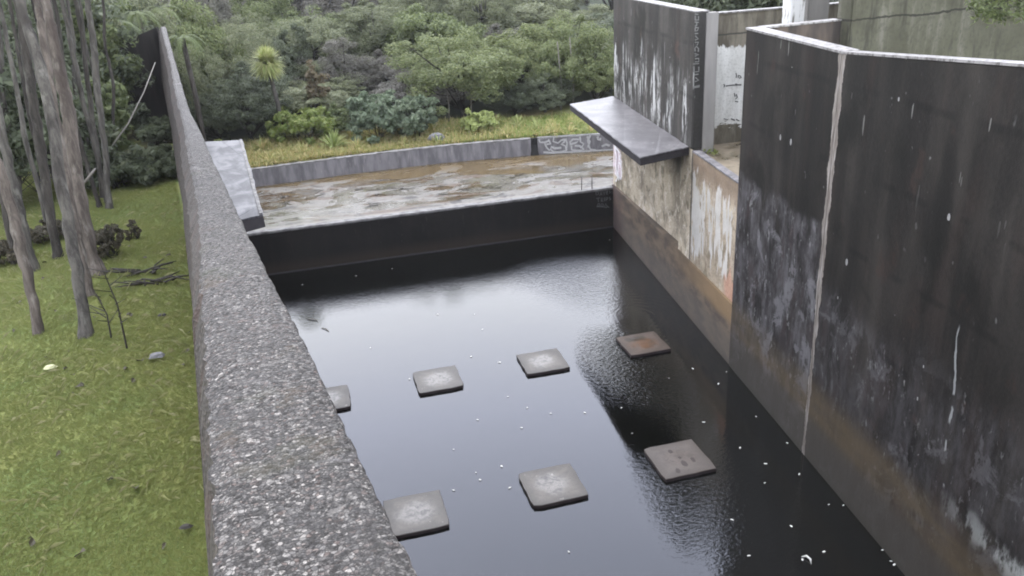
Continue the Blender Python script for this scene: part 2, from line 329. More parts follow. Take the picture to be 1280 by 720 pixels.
    t = NT('mossy_tall_wall'); t.gain = (.56, .55, .50); X, Y, Z = t.xyz(); a = t.noise((2.2, 2.2, .35), 1.25, 5, .65); fine = t.noise((1, 1, 1), 15, 4); bl = t.noise((1, 1, 1), 1.1, 4)
    c = t.mix(t.rng(bl, .35, .66), (.085, .085, .06), (.125, .125, .095)); c = t.mix(t.mul(t.rng(a, .52, .68), .75), c, (.21, .205, .18)); c = t.mix(t.mul(t.rng(a, .47, .36), .75), c, (.045, .045, .035)); c = t.mix(t.mul(t.rng(fine, .45, .7), .4), c, (.06, .06, .045))
    c = t.mix(t.mul(t.math('LESS_THAN', t.math('ABSOLUTE', t.math('SUBTRACT', t.math('ADD', Z, t.mul(t.math('SUBTRACT', t.noise((1, 1, 1), .9, 5, .6), .5), .32)), -1.43)), .018), .85), c, (.025, .025, .02))
    M['moss'] = t.bsdf(c, .85, .25, t.bump(fine, .3, .012))
    t = NT('brown_inner_wall'); a = t.noise((2.5, 2.5, .5), 1.6, 5); M['brown'] = t.bsdf(t.mix(t.rng(a, .35, .65), (.028, .024, .02), (.075, .058, .046)), .8, .3)
    t = NT('peeling_white_paint'); t.gain = 1.; a = t.noise((4, 4, .7), 2.2, 5, .65)
    M['post'] = t.bsdf(t.mix(t.rng(a, .5, .64), (.62, .62, .60), (.16, .15, .12)), .7, .3)
    # floors
    t = NT('recess_floor'); t.gain = .9; a = t.noise((1, 1, 1), 2.0, 5, .6, .4); c = t.mix(t.rng(a, .35, .65), (.075, .062, .038), (.20, .165, .115)); c = t.mix(t.mul(t.rng(t.noise((1, 1, 1), 5, 4), .58, .7), .6), c, (.055, .06, .03))
    M['floor'] = t.bsdf(c, t.rng(a, .4, .6, .25, .7), .5)
    t = NT('weir_apron'); t.gain = (.40, .378, .335); X, Y, Z = t.xyz()
    a = t.noise((.5, 1.0, 1), .8, 6, .62, 1.2); b = t.noise((.55, 1.3, 1), 1.15, 6, .66, .9); fine = t.noise((1, 1, 1), 9, 5, .7); tex = t.noise((1, 1, 1), 4, 5, .75, 1.2)
    far = t.rng(t.math('ADD', t.math('ADD', Y, t.mul(t.math('SUBTRACT', a, .5), 6.5)), t.mul(X, .13)), 26.6, 27.3)
    c = t.mix(t.rng(fine, .35, .7), (.29, .285, .275), (.20, .195, .185))
    ochre = t.ramp(t.math('ADD', t.mul(b, .6), t.mul(tex, .4)), [(.32, (.10, .070, .030)), (.5, (.20, .145, .065)), (.66, (.27, .22, .13))])
    brn = t.ramp(tex, [(.3, (.060, .040, .025)), (.5, (.14, .092, .052)), (.7, (.22, .17, .115))])
    c = t.mix(t.mul(t.rng(b, .525, .555), .9), c, brn); c = t.mix(t.mul(t.rng(t.noise((.6, .9, 1), 1.1, 5, .7, .8), .57, .64), t.rng(tex, .42, .55), .6), c, (.13, .135, .055))
    c = t.mix(t.mul(t.rng(t.noise((.8, 1.2, 1), .95, 6, .72, 1.4), .545, .575), t.rng(tex, .36, .44), .95), c, (.040, .033, .026))
    gl = t.mul(t.rng(X, 1.6, -2.6), t.rng(tex, .40, .56), t.rng(Y, 25.5, 23.4)); c = t.mix(t.mul(gl, .7), c, (.14, .16, .075))
    c = t.mix(t.mul(far, .9), c, ochre)
    lip = t.rng(Y, 22.95, 22.75); c = t.mix(t.mul(lip, .75), c, (.40, .395, .38))
    wet = t.mul(t.rng(a, .40, .52), t.rng(Y, 22.9, 23.4))
    M['apron'] = t.bsdf(c, t.rng(wet, 0., 1., .55, .16), .4, t.bump(t.mul(fine, t.math('SUBTRACT', 1., wet)), .25, .015))
    t = NT('kerb_concrete'); t.gain = (1.45, 1.38, 1.26); a = t.noise((2.5, 2.5, .6), 1.7, 5, .6); f = t.noise((5, 5, .7), 3, 4)
    c = t.mix(t.rng(a, .35, .68), (.060, .060, .068), (.115, .115, .128)); c = t.mix(t.mul(t.rng(f, .62, .72), .5), c, (.22, .22, .22)); M['kerb'] = t.bsdf(c, .8, .3)
    # pads
    for nm, c0, c1, c2 in (('pad_grey', (.070, .062, .052), (.165, .152, .135), (.34, .33, .31)), ('pad_pink', (.10, .085, .078), (.15, .13, .12), (.21, .185, .175)), ('pad_rust', (.085, .062, .050), (.15, .11, .09), (.23, .12, .06))):
        t = NT(nm); t.gain = (.43, .405, .37); oi = t.N('ShaderNodeObjectInfo'); tc = t.N('ShaderNodeTexCoord').outputs['Object']
        ad = t.N('ShaderNodeVectorMath', operation='ADD'); t.set(ad.inputs[0], tc); cb = t.N('ShaderNodeCombineXYZ'); t.set(cb.inputs[2], t.mul(oi.outputs['Random'], 40.)); t.set(ad.inputs[1], cb.outputs[0])
        n = t.noise(ad.outputs[0], 2.6, 5, .62, .6); n2 = t.noise(ad.outputs[0], 9, 4, .6, .4); n3 = t.noise(ad.outputs[0], 30, 4)
        s3 = t.N('ShaderNodeSeparateXYZ'); t.set(s3.inputs[0], tc)
        r = t.N('ShaderNodeVectorMath', operation='LENGTH'); t.set(r.inputs[0], tc)
        cen = t.rng(t.math('ADD', r.outputs['Value'], t.mul(t.math('SUBTRACT', n, .5), .5)), .14, .40, 1., 0.)
        c = t.mix(t.rng(n, .35, .65), c0, c1); c = t.mix(t.mul(cen, t.rng(n2, .36, .6), .8), c, c2); c = t.mix(t.mul(t.rng(n2, .60, .68), .6), c, (c0[0] * .5, c0[1] * .5, c0[2] * .5))
        if nm == 'pad_grey': c = t.mix(t.mul(t.rng(n2, .66, .70), .7), c, (.5, .49, .47))
        edg = t.math('MAXIMUM', t.math('ABSOLUTE', s3.outputs[0]), t.math('ABSOLUTE', s3.outputs[1])); c = t.mix(t.mul(t.rng(t.math('ADD', edg, t.mul(t.math('SUBTRACT', n, .5), .22)), .30, .46), .65), c, (c0[0] * .7, c0[1] * .62, c0[2] * .55)); c = t.mix(t.rng(n3, .4, .7, 0, .3), c, (c0[0] * .6, c0[1] * .6, c0[2] * .6))
        if nm == 'pad_rust':
            pud = t.mul(t.band(s3.outputs[0], -.30, .16, .05), t.band(s3.outputs[1], .14, .34, .05)); c = t.mix(t.mul(pud, .8), c, (.04, .032, .02))
        M[nm] = t.bsdf(c, t.rng(cen, 0, 1, .5, .32), .45, t.bump(n3, .2, .008))
    t = NT('pad_side'); M['pad_side'] = t.bsdf(t.mix(t.noise((1, 1, 1), 14, 3), (.010, .007, .008), (.03, .019, .02)), .6, .3)
    # water
    t = NT('pool_water'); X, Y, Z = t.xyz()
    def dist(cx, cy, sx=1., sy=1.):
        return t.math('SQRT', t.math('ADD', t.math('POWER', t.mul(t.math('SUBTRACT', X, cx), sx), 2.), t.math('POWER', t.mul(t.math('SUBTRACT', Y, cy), sy), 2.)))
    d1 = dist(6.75, 16.1); wob = t.mul(t.noise((1, 1, 1), 2.2, 2), 4.5)
    rings = t.mul(t.math('SINE', t.math('ADD', t.mul(d1, 36.), wob)), t.rng(d1, .5, 2.3, 1., 0.), t.rng(d1, .25, .6), t.rng(t.noise((1, 1, 1), 1.3, 2), .36, .6), .0015)
    chop = t.math('SUBTRACT', t.noise((1, 1.5, 1), 12, 3, .6, .4), .5)
    p1 = t.rng(dist(5.75, 13.6, 1.1, .42), .35, 1.45, 1., 0.); p2 = t.rng(dist(5.35, 9.3, .75, .55), .3, 1.5, 1., 0.); p3 = t.rng(dist(6.2, 18.5, .8, .45), .2, 1.7, 1., .0)
    far = t.rng(Y, 17.2, 20.0); patch = t.math('ADD', t.math('MAXIMUM', t.mul(p1, 1.), t.math('MAXIMUM', t.mul(p2, .5), t.mul(p3, .75))), t.mul(far, .34))
    hgt = t.math('ADD', t.math('ADD', rings, t.mul(chop, patch, .011)), t.mul(t.noise((1, 1, 1), 1.2, 2), .0022))
    c = t.mix(t.noise((1, 1, 1), .5, 3), (.0008, .0009, .0006), (.0020, .0020, .0014))
    M['water'] = t.bsdf(c, .042, .55, t.bump(hgt, 1., 1.), 1.5)
    # ground
    t = NT('lawn_soil'); t.gain = 1.5; a = t.noise((1, 1, 1), .9, 5, .6); b = t.noise((1, 1, 1), 6, 5, .7); f = t.noise((1, 1, 1), 45, 3, .7)
    c = t.mix(t.rng(a, .35, .66), (.062, .085, .028), (.105, .108, .036)); c = t.mix(t.rng(b, .45, .72, 0, .35), c, (.048, .062, .022)); c = t.mix(t.rng(f, .35, .7, 0, .3), c, (.105, .115, .042))
    X, Y, Z = t.xyz(); c = t.mix(t.mul(t.rng(Y, 17.5, 20), t.rng(t.noise((1, 1, 1), 1.2, 3), .25, .55)), c, (.028, .026, .014))  # shade at the far end of the lawn put into the soil colour
    c = t.mix(t.mul(t.rng(t.noise((1, 1, 1), 1.7, 4), .62, .7), .7), c, (.045, .04, .02))
    M['soil'] = t.bsdf(c, .9, .1, t.bump(f, .2, .01))
    t = NT('meadow_soil'); t.gain = 1.5; a = t.noise((1, 1, 1), .45, 4); f = t.noise((1, 1, 1), 5, 5, .7); X, Y, Z = t.xyz()
    c = t.mix(t.rng(a, .4, .6), (.105, .105, .035), (.17, .14, .055)); c = t.mix(t.rng(f, .4, .7, 0, .6), c, (.055, .065, .022)); c = t.mix(t.rng(Y, 31.0, 33.5), c, (.020, .023, .013)); c = t.mix(t.rng(Y, 60, 68), c, t.mix(t.rng(f, .35, .65), (.012, .015, .009), (.04, .05, .03)))
    M['meadow'] = t.bsdf(c, .9, .15, t.bump(f, .5, .05))
    def leaf(nm, cols, trans=.4, rough=.55, obj=.35):
        t = NT(nm); upn = None
        if nm in ('grass', 'grass_long'):
            cz = t.N('ShaderNodeCombineXYZ'); cz.inputs[2].default_value = .75; gn = t.N('ShaderNodeNewGeometry').outputs['Normal']; sc_ = t.N('ShaderNodeVectorMath', operation='SCALE'); t.set(sc_.inputs[0], gn); sc_.inputs['Scale'].default_value = .3; ad_ = t.N('ShaderNodeVectorMath', operation='ADD'); t.set(ad_.inputs[0], cz.outputs[0]); t.set(ad_.inputs[1], sc_.outputs[0]); nz_ = t.N('ShaderNodeVectorMath', operation='NORMALIZE'); t.set(nz_.inputs[0], ad_.outputs[0]); upn = nz_.outputs[0]
        oi = t.N('ShaderNodeObjectInfo').outputs['Random']; g = t.N('ShaderNodeNewGeometry').outputs['Random Per Island']
        v = t.math('ADD', t.mul(g, 1 - obj), t.mul(oi, obj)); n = len(cols)
        c = t.ramp(v, [(i / max(1, n - 1), k) for i, k in enumerate(cols)])
        M[nm] = t.bsdf(c, rough, .3 if upn is None else .1, upn, 1.45, 0, trans)
    def leafg(nm, g_, cols, *k): leaf(nm, [tuple(v * g_ for v in c_) for c_ in cols], *k)
    leafg('leaf_bush', 1.75, [(.036, .046, .020), (.060, .074, .030), (.082, .096, .040), (.116, .126, .056)])
    leafg('leaf_grey', 1.7, [(.046, .053, .029), (.068, .077, .041), (.094, .102, .056), (.122, .126, .074)])
    leafg('leaf_dark', 1.35, [(.034, .040, .024), (.048, .058, .034), (.066, .078, .046), (.092, .10, .060)])
    leafg('leaf_purple', 1.65, [(.040, .038, .032), (.058, .054, .045), (.075, .072, .058), (.090, .092, .066)])
    leaf('leaf_bright', [(.085, .120, .030), (.125, .165, .040), (.175, .205, .060), (.23, .24, .085)])
    leaf('leaf_fern', [(.065, .085, .03), (.09, .115, .04), (.12, .145, .055)], .4)
    leaf('leaf_blue', [(.085, .115, .070), (.115, .150, .092), (.155, .19, .12), (.21, .24, .165)])
    leaf('leaf_lime', [(.17, .21, .06), (.23, .27, .085), (.29, .32, .12), (.36, .37, .17)], .3)
    leaf('leaf_rust', [(.075, .070, .035), (.11, .09, .05), (.13, .10, .06), (.09, .10, .05)])
    leaf('leaf_palm', [(.14, .18, .055), (.21, .25, .08), (.28, .30, .12), (.34, .33, .16)], .35)
    leaf('grass', [(.135, .170, .052), (.155, .184, .057), (.178, .196, .062), (.205, .212, .075)], .25, .7, 0); leaf('grass_long', [(.17, .195, .068), (.20, .215, .078), (.235, .236, .10), (.28, .268, .14)], .25, .6, 0)
    leafg('grass_dry', 1.25, [(.16, .18, .06), (.22, .22, .08), (.28, .25, .11), (.36, .28, .14)], .4, .6, 0)
    leafg('grass_green', 1.25, [(.11, .16, .04), (.15, .20, .055), (.19, .22, .07), (.24, .24, .09)], .4, .6, 0)
    leaf('dead_leaf', [(.028, .027, .016), (.048, .042, .026), (.075, .062, .036)], .2)
    for nm, a, b, c2 in (('bark_grey', (.030, .028, .026), (.085, .08, .073), (.16, .157, .145)), ('bark_pink', (.05, .042, .037), (.118, .102, .091), (.20, .188, .172)), ('bark_dark', (.022, .02, .018), (.055, .05, .045), (.11, .105, .095))):
        t = NT(nm); t.gain = (.90, .88, .82); n = t.noise((6, 6, .8), 2.2, 5, .7); l = t.noise((1, 1, .35), 9, 5, .65)
        c = t.mix(t.rng(n, .35, .66), a, b); c = t.mix(t.mul(t.rng(l, .54, .68), .55), c, c2); c = t.mix(t.mul(t.rng(t.noise((1, 1, .5), 2.2, 3), .55, .66), .6), c, (a[0] * .6, a[1] * .55, a[2] * .55))
        M[nm] = t.bsdf(c, .9, .2, t.bump(n, .8, .03))
    def flat(nm, c, rough=.7, spec=.3, var=.3):
        t = NT(nm); n = t.noise((1, 1, 1), 25, 3); M[nm] = t.bsdf(t.mix(n, tuple(k * (1 - var) for k in c), tuple(k * (1 + var) for k in c)), rough, spec)
    flat('speck', (.42, .42, .39)); flat('chalk', (.30, .30, .29), var=.5); flat('chalk_faint', (.085, .085, .083), var=.5); flat('letter', (.13, .13, .12), var=.4)
    flat('scrawl', (.10, .10, .095), var=.4); flat('white_paint', (.66, .66, .66)); flat('iron', (.04, .038, .036)); flat('pipe', (.55, .55, .54)); flat('stick', (.11, .10, .085)); flat('twig', (.10, .085, .065)); flat('rock', (.11, .108, .11), .85, .3, .5)
    flat('stain', (.035, .028, .026)); flat('clod', (.018, .015, .011)); flat('pale_leaf', (.30, .30, .17)); flat('lilac', (.46, .42, .52), var=.4); flat('pipe_stick', (.20, .185, .16)); flat('gap', (.008, .008, .007))
    return M
M = make_materials()

WZ = -8.06          # water level
# ------------------------------------------------------------------ SETTING
def left_ground(x, y):
    z = -3.8 - .012 * max(0, y - 10) ** 1.3
    if x < -7: z += .05 * (-7 - x)
    if y > 22: z += .02 * (y - 22)
    return z + .05 * math.sin(x * 1.7 + y * .6) + .04 * math.sin(x * .7 - y * 1.3)
def far_ground(x, y):
    z = -6.24 + .03 * (y - 28) + .05 * math.sin(x * .9 + y * .5)
    if y < 28: z = -6.24 + .05 * math.sin(x * .9 + y * .5)
    if y > 33: z += .03 * (y - 33)
    if y > 66: z += .32 * (min(y, 90) - 66) + .12 * max(0, min(y, 150) - 90)
    if x < -6: z += min(1.6, .25 * (-6 - x))
    return z
PROF = [(-3, -1.20, .46), (0, -1.24, .46), (1.5, -1.322, .453), (1.85, -1.37, .446), (2.55, -1.439, .438), (3.25, -1.492, .429), (4.4, -1.56, .385), (6.3, -1.786, .357), (8.8, -1.995, .333), (11, -2.082, .297), (12.6, -2.155, .282), (14.3, -2.173, .225), (15.6, -2.183, .222), (20.5, -2.004, .18), (27, -1.475, .19)]
LXI = [(-3, .75), (0, .315), (1.5, .089), (1.85, .043), (2.55, -.056), (3.25, -.152), (4.4, -.341), (6.3, -.604), (8.8, -.966), (11, -1.303), (12.6, -1.532), (14.3, -1.824), (15.6, -2.021), (20.5, -2.728), (27, -3.657)]
PY = [p[0] for p in PROF]
def lz(y): return float(np.interp(y, PY, [p[1] for p in PROF]))
def lw(y): return float(np.interp(y, PY, [p[2] for p in PROF]))
def lx(y): return float(np.interp(y, [p[0] for p in LXI], [p[1] for p in LXI]))

def sheet(mb, xs_of_y, ys, zf):
    k0 = len(mb.v); n = None
    for y in ys:
        xs = xs_of_y(y); n = len(xs)
        for x in xs: mb.v.append((x, y, zf(x, y)))
    for j in range(len(ys) - 1):
        for i in range(n - 1):
            a = k0 + j * n + i; mb.f.append((a, a + 1, a + n + 1, a + n))
g = MB()
ys = list(np.linspace(-12, 28.2, 90))
sheet(g, lambda y: list(np.linspace(-70, -9, 14)) + list(np.linspace(-8.6, lx(max(-3, min(27, y))) - .12, 30)), ys, left_ground)
ground = g.build('ground', M['soil'], smooth=True); tag(ground, kind='structure')
g = MB()
KX = [-220, -6.5, -2.03, .68, 2.6, 4.64, 6.2, 7.62, 7.86, 10.46, 13.5, 16.5, 240]; KY = [27.4, 27.4, 27.93, 28.17, 28.26, 28.25, 28.08, 27.86, 27.84, 27.22, 26.6, 26.1, 26.1]
mx_ = np.concatenate([np.linspace(-220, -40, 12), np.linspace(-36, 50, 160), np.linspace(56, 240, 12)]); my_ = list(np.linspace(0, 47, 60)) + list(np.linspace(52, 390, 14)); k0 = len(mx_)
for yy in my_:
    for xx in mx_: y_ = float(np.interp(xx, KX, KY)) * max(0., 1 - yy / 10) + 28.0 * min(1., yy / 10) + yy; g.v.append((xx, y_, far_ground(xx, y_)))
for j in range(len(my_) - 1):
    for i in range(k0 - 1): g.f.append((j * k0 + i, j * k0 + i + 1, (j + 1) * k0 + i + 1, (j + 1) * k0 + i))
meadow = g.build('meadow', M['meadow'], smooth=True); tag(meadow, kind='structure')
g = MB(); sheet(g, lambda y: np.linspace(9.0 + .117 * max(0, y - 22), 120, 24), list(np.linspace(-14, 28.3, 20)), lambda x, y: -7.1 if x > 17 else -7.3)
sg = g.build('side_ground', M['soil']); tag(sg, kind='structure')
g = MB(); sheet(g, lambda y: np.linspace(lx(max(-3, min(27, y))) - .2, rx(y) + .25, 12), list(np.linspace(-4.5, 22.7, 40)), lambda x, y: WZ)
tag(g.build('water', M['water']), kind='structure')
g = MB(); sheet(g, lambda y: np.linspace(-5.2, 17, 20), list(np.linspace(22.72, 28.6, 12)), lambda x, y: -6.804)
tag(g.build('apron', M['apron']), kind='structure')

def rough_ring(q, n, amp, seed):
    rr_ = random.Random(seed); out = []
    for i, p in enumerate(q):
        p2 = q[(i + 1) % len(q)]; out.append(Vector(p))
        for k in range(1, n): out.append(p.lerp(p2, k / n) + Vector((rr_.uniform(-amp, amp), rr_.uniform(-amp, amp), rr_.uniform(-amp, amp) * .4)))
    return out
# ------------------------------------------------------------------ LEFT WALL
lwall = empty('retaining_wall', (lx(2) - .2, 2, -3.8), 'long grey aggregate-topped concrete wall running from the bottom edge between lawn and pool', 'wall')
def build_left():
    top = MB(); body = MB(); side = MB()
    ysd = []; y = -3.
    while y < 27: ysd.append(y); y += .05 if y < 5 else (.12 if y < 12 else .3)
    ysd.append(27.)
    rr = random.Random(3); nx = 9
    nrm = Vector((-1, -.145, 0)).normalized()
    grid = []
    for y in ysd:
        P = Vector((lx(y), y, lz(y))); dw = min(.085, .012 * max(.8, y)); w = lw(y) - dw * .8; jl = rr.uniform(-.012, .012); jr = rr.uniform(-.007, .007); row = []
        for k in range(nx):
            u = k / (nx - 1); p = P + nrm * (w * u)
            dz = rr.uniform(-.004, .004)
            if k == 0: p += nrm * jr; dz -= .012
            if k == nx - 1: p += nrm * jl; dz -= .016
            row.append(p + Vector((0, 0, dz)))
        # rounded arrises and the two faces; the lawn side is battered
        inn = [P + nrm * jr + Vector((.012, 0, -.05)), Vector((P.x + .03, P.y, -9.0))]
        po = P + nrm * (w + jl); hb = P.z + 4.6
        out = [po + nrm * .006 + Vector((0, 0, -.016)), po + nrm * (.012 + dw * 1.0 + rr.uniform(-.006, .006)) + Vector((0, 0, -.16)), po + nrm * (.05 + dw + .10 * hb * .5) + Vector((0, 0, -hb * .5)), po + nrm * (.12 * hb) + Vector((0, 0, -hb - 2.5))]
        grid.append((inn[::-1], row, out))
    n = len(grid)
    for j, (inn, row, out) in enumerate(grid): top.v += [tuple(inn[1])] + [tuple(p) for p in row] + [tuple(out[0])]
    kk = nx + 2
    for j in range(n - 1):
        for i in range(kk - 1): top.f.append((j * kk + i, j * kk + i + 1, (j + 1) * kk + i + 1, (j + 1) * kk + i))
    top.build('coping', M['agg'], lwall, smooth=True)
    # body: inner face, outer face, far end
    for j, (inn, row, out) in enumerate(grid): body.v += [tuple(inn[0]), tuple(inn[1])] + [tuple(q_) for q_ in out]
    for j in range(n - 1):
        for i in (0, 2, 3, 4): body.f.append((j * 6 + i, j * 6 + i + 1, (j + 1) * 6 + i + 1, (j + 1) * 6 + i))
    e = (n - 1) * 6; body.f.append(tuple(range(e, e + 6))); body.f.append((5, 4, 3, 2, 1, 0))
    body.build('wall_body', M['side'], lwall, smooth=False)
build_left()
w = MB()      # raking wing wall at the far end
a = Vector((-3.90, 26.95, -1.475)); b = Vector((-5.6, 26.55, -2.05)); th = Vector((0.02, .28, 0))
w.hexa([(a.x, a.y, -7), (b.x, b.y, -7), (b.x + th.x, b.y + th.y, -7), (a.x + th.x, a.y + th.y, -7)], [a, b, b + th, a + th])
w.build('wing_wall', M['wing'], lwall, bevel=.02)
s = MB(); zt = -4.02
def lin(y): return Vector((lx(y) - .02, y, 0))
q = [Vector((-1.65, 21.48, 0)), Vector((-.985, 14.38, 0)), lin(13.95), lin(21.95)]
q5 = rough_ring(q, 22, .012, 5); s.hexa([p + Vector((0, 0, zt - .035)) for p in q5], [p + Vector((0, 0, zt)) for p in q5])
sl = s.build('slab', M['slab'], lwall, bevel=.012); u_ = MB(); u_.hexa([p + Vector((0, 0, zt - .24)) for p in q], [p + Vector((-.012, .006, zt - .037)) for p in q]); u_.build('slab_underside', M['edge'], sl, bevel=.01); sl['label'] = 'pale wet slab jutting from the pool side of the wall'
e = MB(); o_ = [Vector((-1.65, 21.48, zt)), Vector((-.985, 14.38, zt))]; d_ = (o_[1] - o_[0]).normalized(); nn = Vector((d_.y, -d_.x, 0))
if nn.x < 0: nn = -nn
e.hexa([o_[0] - nn * .07 + Vector((0, 0, .004)), o_[0] - nn * .012 + Vector((0, 0, .004)), o_[1] - nn * .012 + Vector((0, 0, .004)), o_[1] - nn * .07 + Vector((0, 0, .004))],
       [o_[0] - nn * .07 + Vector((0, 0, .03)), o_[0] - nn * .012 + Vector((0, 0, .03)), o_[1] - nn * .012 + Vector((0, 0, .03)), o_[1] - nn * .07 + Vector((0, 0, .03))])
e.build('drip_edge', M['arris'], sl)

# ------------------------------------------------------------------ WEIR WALL
weir = empty('weir_wall', (2.8, 22.5, -8), 'low black wet concrete wall across the far end of the pool', 'wall')
w = MB(); w.box((-3.15, 22.48, -9.5), (8.76, 22.75, -6.87)); w.build('wall_body', M['weir'], weir, bevel=.01)
w = MB(); w.box((-3.15, 22.47, -6.867), (8.76, 22.752, -6.797)); w.build('lip', M['arris'], weir, bevel=.02)
w = MB(); w.box((-3.0, 22.40, -8.3), (8.70, 22.477, -8.03)); w.build('ledge', M['edge'], weir, bevel=.01)
def weir_p(X, Y): return ony((720 + X / 10.29, 215 + Y / 10.29), 22.48)
chalk = MB(); K = 0
glyphs = [[(255, 250), (258, 295), (285, 290), (290, 262), (262, 250)], [(305, 305), (322, 250), (335, 300)], [(310, 285), (333, 282)], [(345, 248), (360, 292), (375, 246)], [(392, 248), (392, 285), (412, 283)], [(392, 265), (408, 262)], [(392, 248), (412, 245)], [(440, 240), (425, 248), (442, 262), (428, 275)], [(470, 238), (455, 250), (480, 260), (460, 275)],
          [(258, 340), (305, 332)], [(282, 338), (288, 385)], [(325, 385), (322, 330), (345, 335), (340, 352), (325, 358), (348, 380)], [(365, 325), (365, 375)], [(385, 372), (385, 325), (408, 330), (402, 350), (388, 350)], [(440, 320), (425, 332), (445, 348), (428, 362)],
          [(262, 440), (310, 434)], [(275, 436), (282, 405), (300, 404), (305, 430)], [(320, 440), (325, 405), (345, 410), (350, 435), (322, 444)], [(365, 450), (380, 402), (398, 440), (425, 455)], [(262, 445), (330, 446), (400, 456)]]
for gl in glyphs: stroke(chalk, [weir_p(*p) for p in gl], (0, -1, 0), .03, .006 + K * .0003); K += 1
chalk.build('chalk_writing', M['chalk_faint'], weir, fix=False)
pp = MB(); pp.tube([ony((769.5, 236), 22.40), ony((770.5, 250), 22.38), ony((770.6, 262), 22.40), ony((769.5, 276), 22.40)], [.025, .045, .045, .02], 8); pipe = pp.build('drain_pipe', M['pipe'], smooth=True)
tag(pipe, 'thin white pipe standing upright in the corner where weir and channel wall meet', 'pipe')
lad = empty('ladder_rail', (7.9, 22.62, -6.8), 'pair of thin dark rods standing on the weir lip near its right end', 'handrail')
for px in (727, 740):
    p = ony((px, 237), 22.6); r = MB(); r.tube([(p.x, 22.6, -6.82), (p.x + .01, 22.6, -6.36)], .013, 6); r.build('rod', M['iron'], lad, smooth=True)

# ------------------------------------------------------------------ FAR KERB
KP = [(-6.5, 27.2), (-2.03, 27.75), (.68, 27.99), (2.6, 28.08), (4.64, 28.06), (6.2, 27.9), (7.62, 27.68)]
KP2 = [(7.86, 27.64), (10.46, 27.03), (13.5, 26.4), (16.5, 25.9)]
def kerb(pts, name, label):
    o = empty(name, (pts[0][0], pts[0][1], -6.8), label, 'kerb wall'); b = MB(); c = MB()
    for mb, z0, z1, d0, d1 in ((b, -7.4, -6.22, 0, .24), (c, -6.218, -6.19, -.006, .246)):
        vs = []
        for i, p in enumerate(pts):
            t = Vector((pts[min(i + 1, len(pts) - 1)][0] - pts[max(i - 1, 0)][0], pts[min(i + 1, len(pts) - 1)][1] - pts[max(i - 1, 0)][1], 0)).normalized(); n = Vector((-t.y, t.x, 0)); P = Vector((*p, 0))
            vs += [P + n * d0 + Vector((0, 0, z0)), P + n * d1 + Vector((0, 0, z0)), P + n * d1 + Vector((0, 0, z1)), P + n * d0 + Vector((0, 0, z1))]
        fs = [(3, 2, 1, 0), tuple(4 * (len(pts) - 1) + k for k in range(4))]
        for i in range(len(pts) - 1):
            for k in range(4): fs.append((4 * i + k, 4 * i + (k + 1) % 4, 4 * i + 4 + (k + 1) % 4, 4 * i + 4 + k))
        mb.add(vs, fs)
    b.build('wall_body', M['kerb'], o); c.build('top_edge', M['arris'], o)
    return o
kerb(KP, 'kerb_wall', 'long curved low grey kerb wall without paint between wet apron and meadow')
k2 = kerb(KP2, 'kerb_wall', 'short low kerb wall at the right covered in white outlined graffiti letters')
ka, kb = Vector((7.86, 27.64, 0)), Vector((10.46, 27.03, 0)); kt = (kb - ka).normalized(); kn = Vector((kt.y, -kt.x, 0))
def kerb_p(X, Y):
    d = ray((660 + X * 120 / 1280, 160 + Y * 50 / 533)); return d * (ka.dot(kn) / d.dot(kn))
gl = [[(140, 138), (320, 122), (500, 107), (700, 100), (830, 84), (960, 95)], [(345, 118), (335, 180), (400, 200), (440, 165), (490, 148)], [(492, 150), (480, 190), (445, 215), (500, 240), (505, 300), (420, 322), (345, 320), (300, 285), (312, 252), (360, 270), (445, 262)],
      [(500, 140), (520, 200), (512, 305)], [(572, 230), (560, 185), (600, 148), (682, 152), (650, 190), (575, 215)], [(578, 235), (582, 290), (640, 300), (720, 296)], [(622, 235), (690, 240), (715, 265)],
      [(692, 115), (702, 185), (742, 210), (720, 250), (742, 292)], [(832, 95), (800, 160), (812, 240), (832, 285), (900, 295)], [(925, 110), (935, 150), (962, 160), (965, 130)], [(145, 145), (160, 190), (222, 190), (272, 172)], [(222, 205), (250, 260), (290, 300)], [(272, 150), (300, 210), (245, 215)], [(982, 245), (1040, 218), (1090, 235)],
      [(205, 322), (340, 330), (500, 322), (720, 312), (900, 300), (1130, 288)], [(790, 110), (820, 180), (800, 260)]]
gr = MB()
for i, st in enumerate(gl): stroke(gr, [kerb_p(*p) for p in st], kn, .07, .006 + i * .0004)
gr.build('graffiti', M['chalk'], k2, fix=False)
gp = MB(); gp.box((7.58, 27.72, -6.80), (7.92, 28.1, -6.205)); gp.hexa([(7.58, 27.64, -6.80), (7.88, 27.58, -6.80), (7.90, 27.80, -6.80), (7.60, 27.86, -6.80)], [(7.66, 27.68, -6.42), (7.80, 27.66, -6.42), (7.81, 27.8, -6.42), (7.67, 27.82, -6.42)])  # black backing added to close the kerb gap; its colour supplies the darkness
gp.add([(7.74, 27.7, -6.45), (7.79, 27.7, -6.45), (7.77, 27.7, -6.05), (7.75, 27.7, -6.05)], [(0, 1, 2, 3)])
gap = gp.build('gap_backing', M['gap']); tag(gap, 'black backing with drain outlet and upright rod, darkening the gap between the two kerb walls', 'drain')

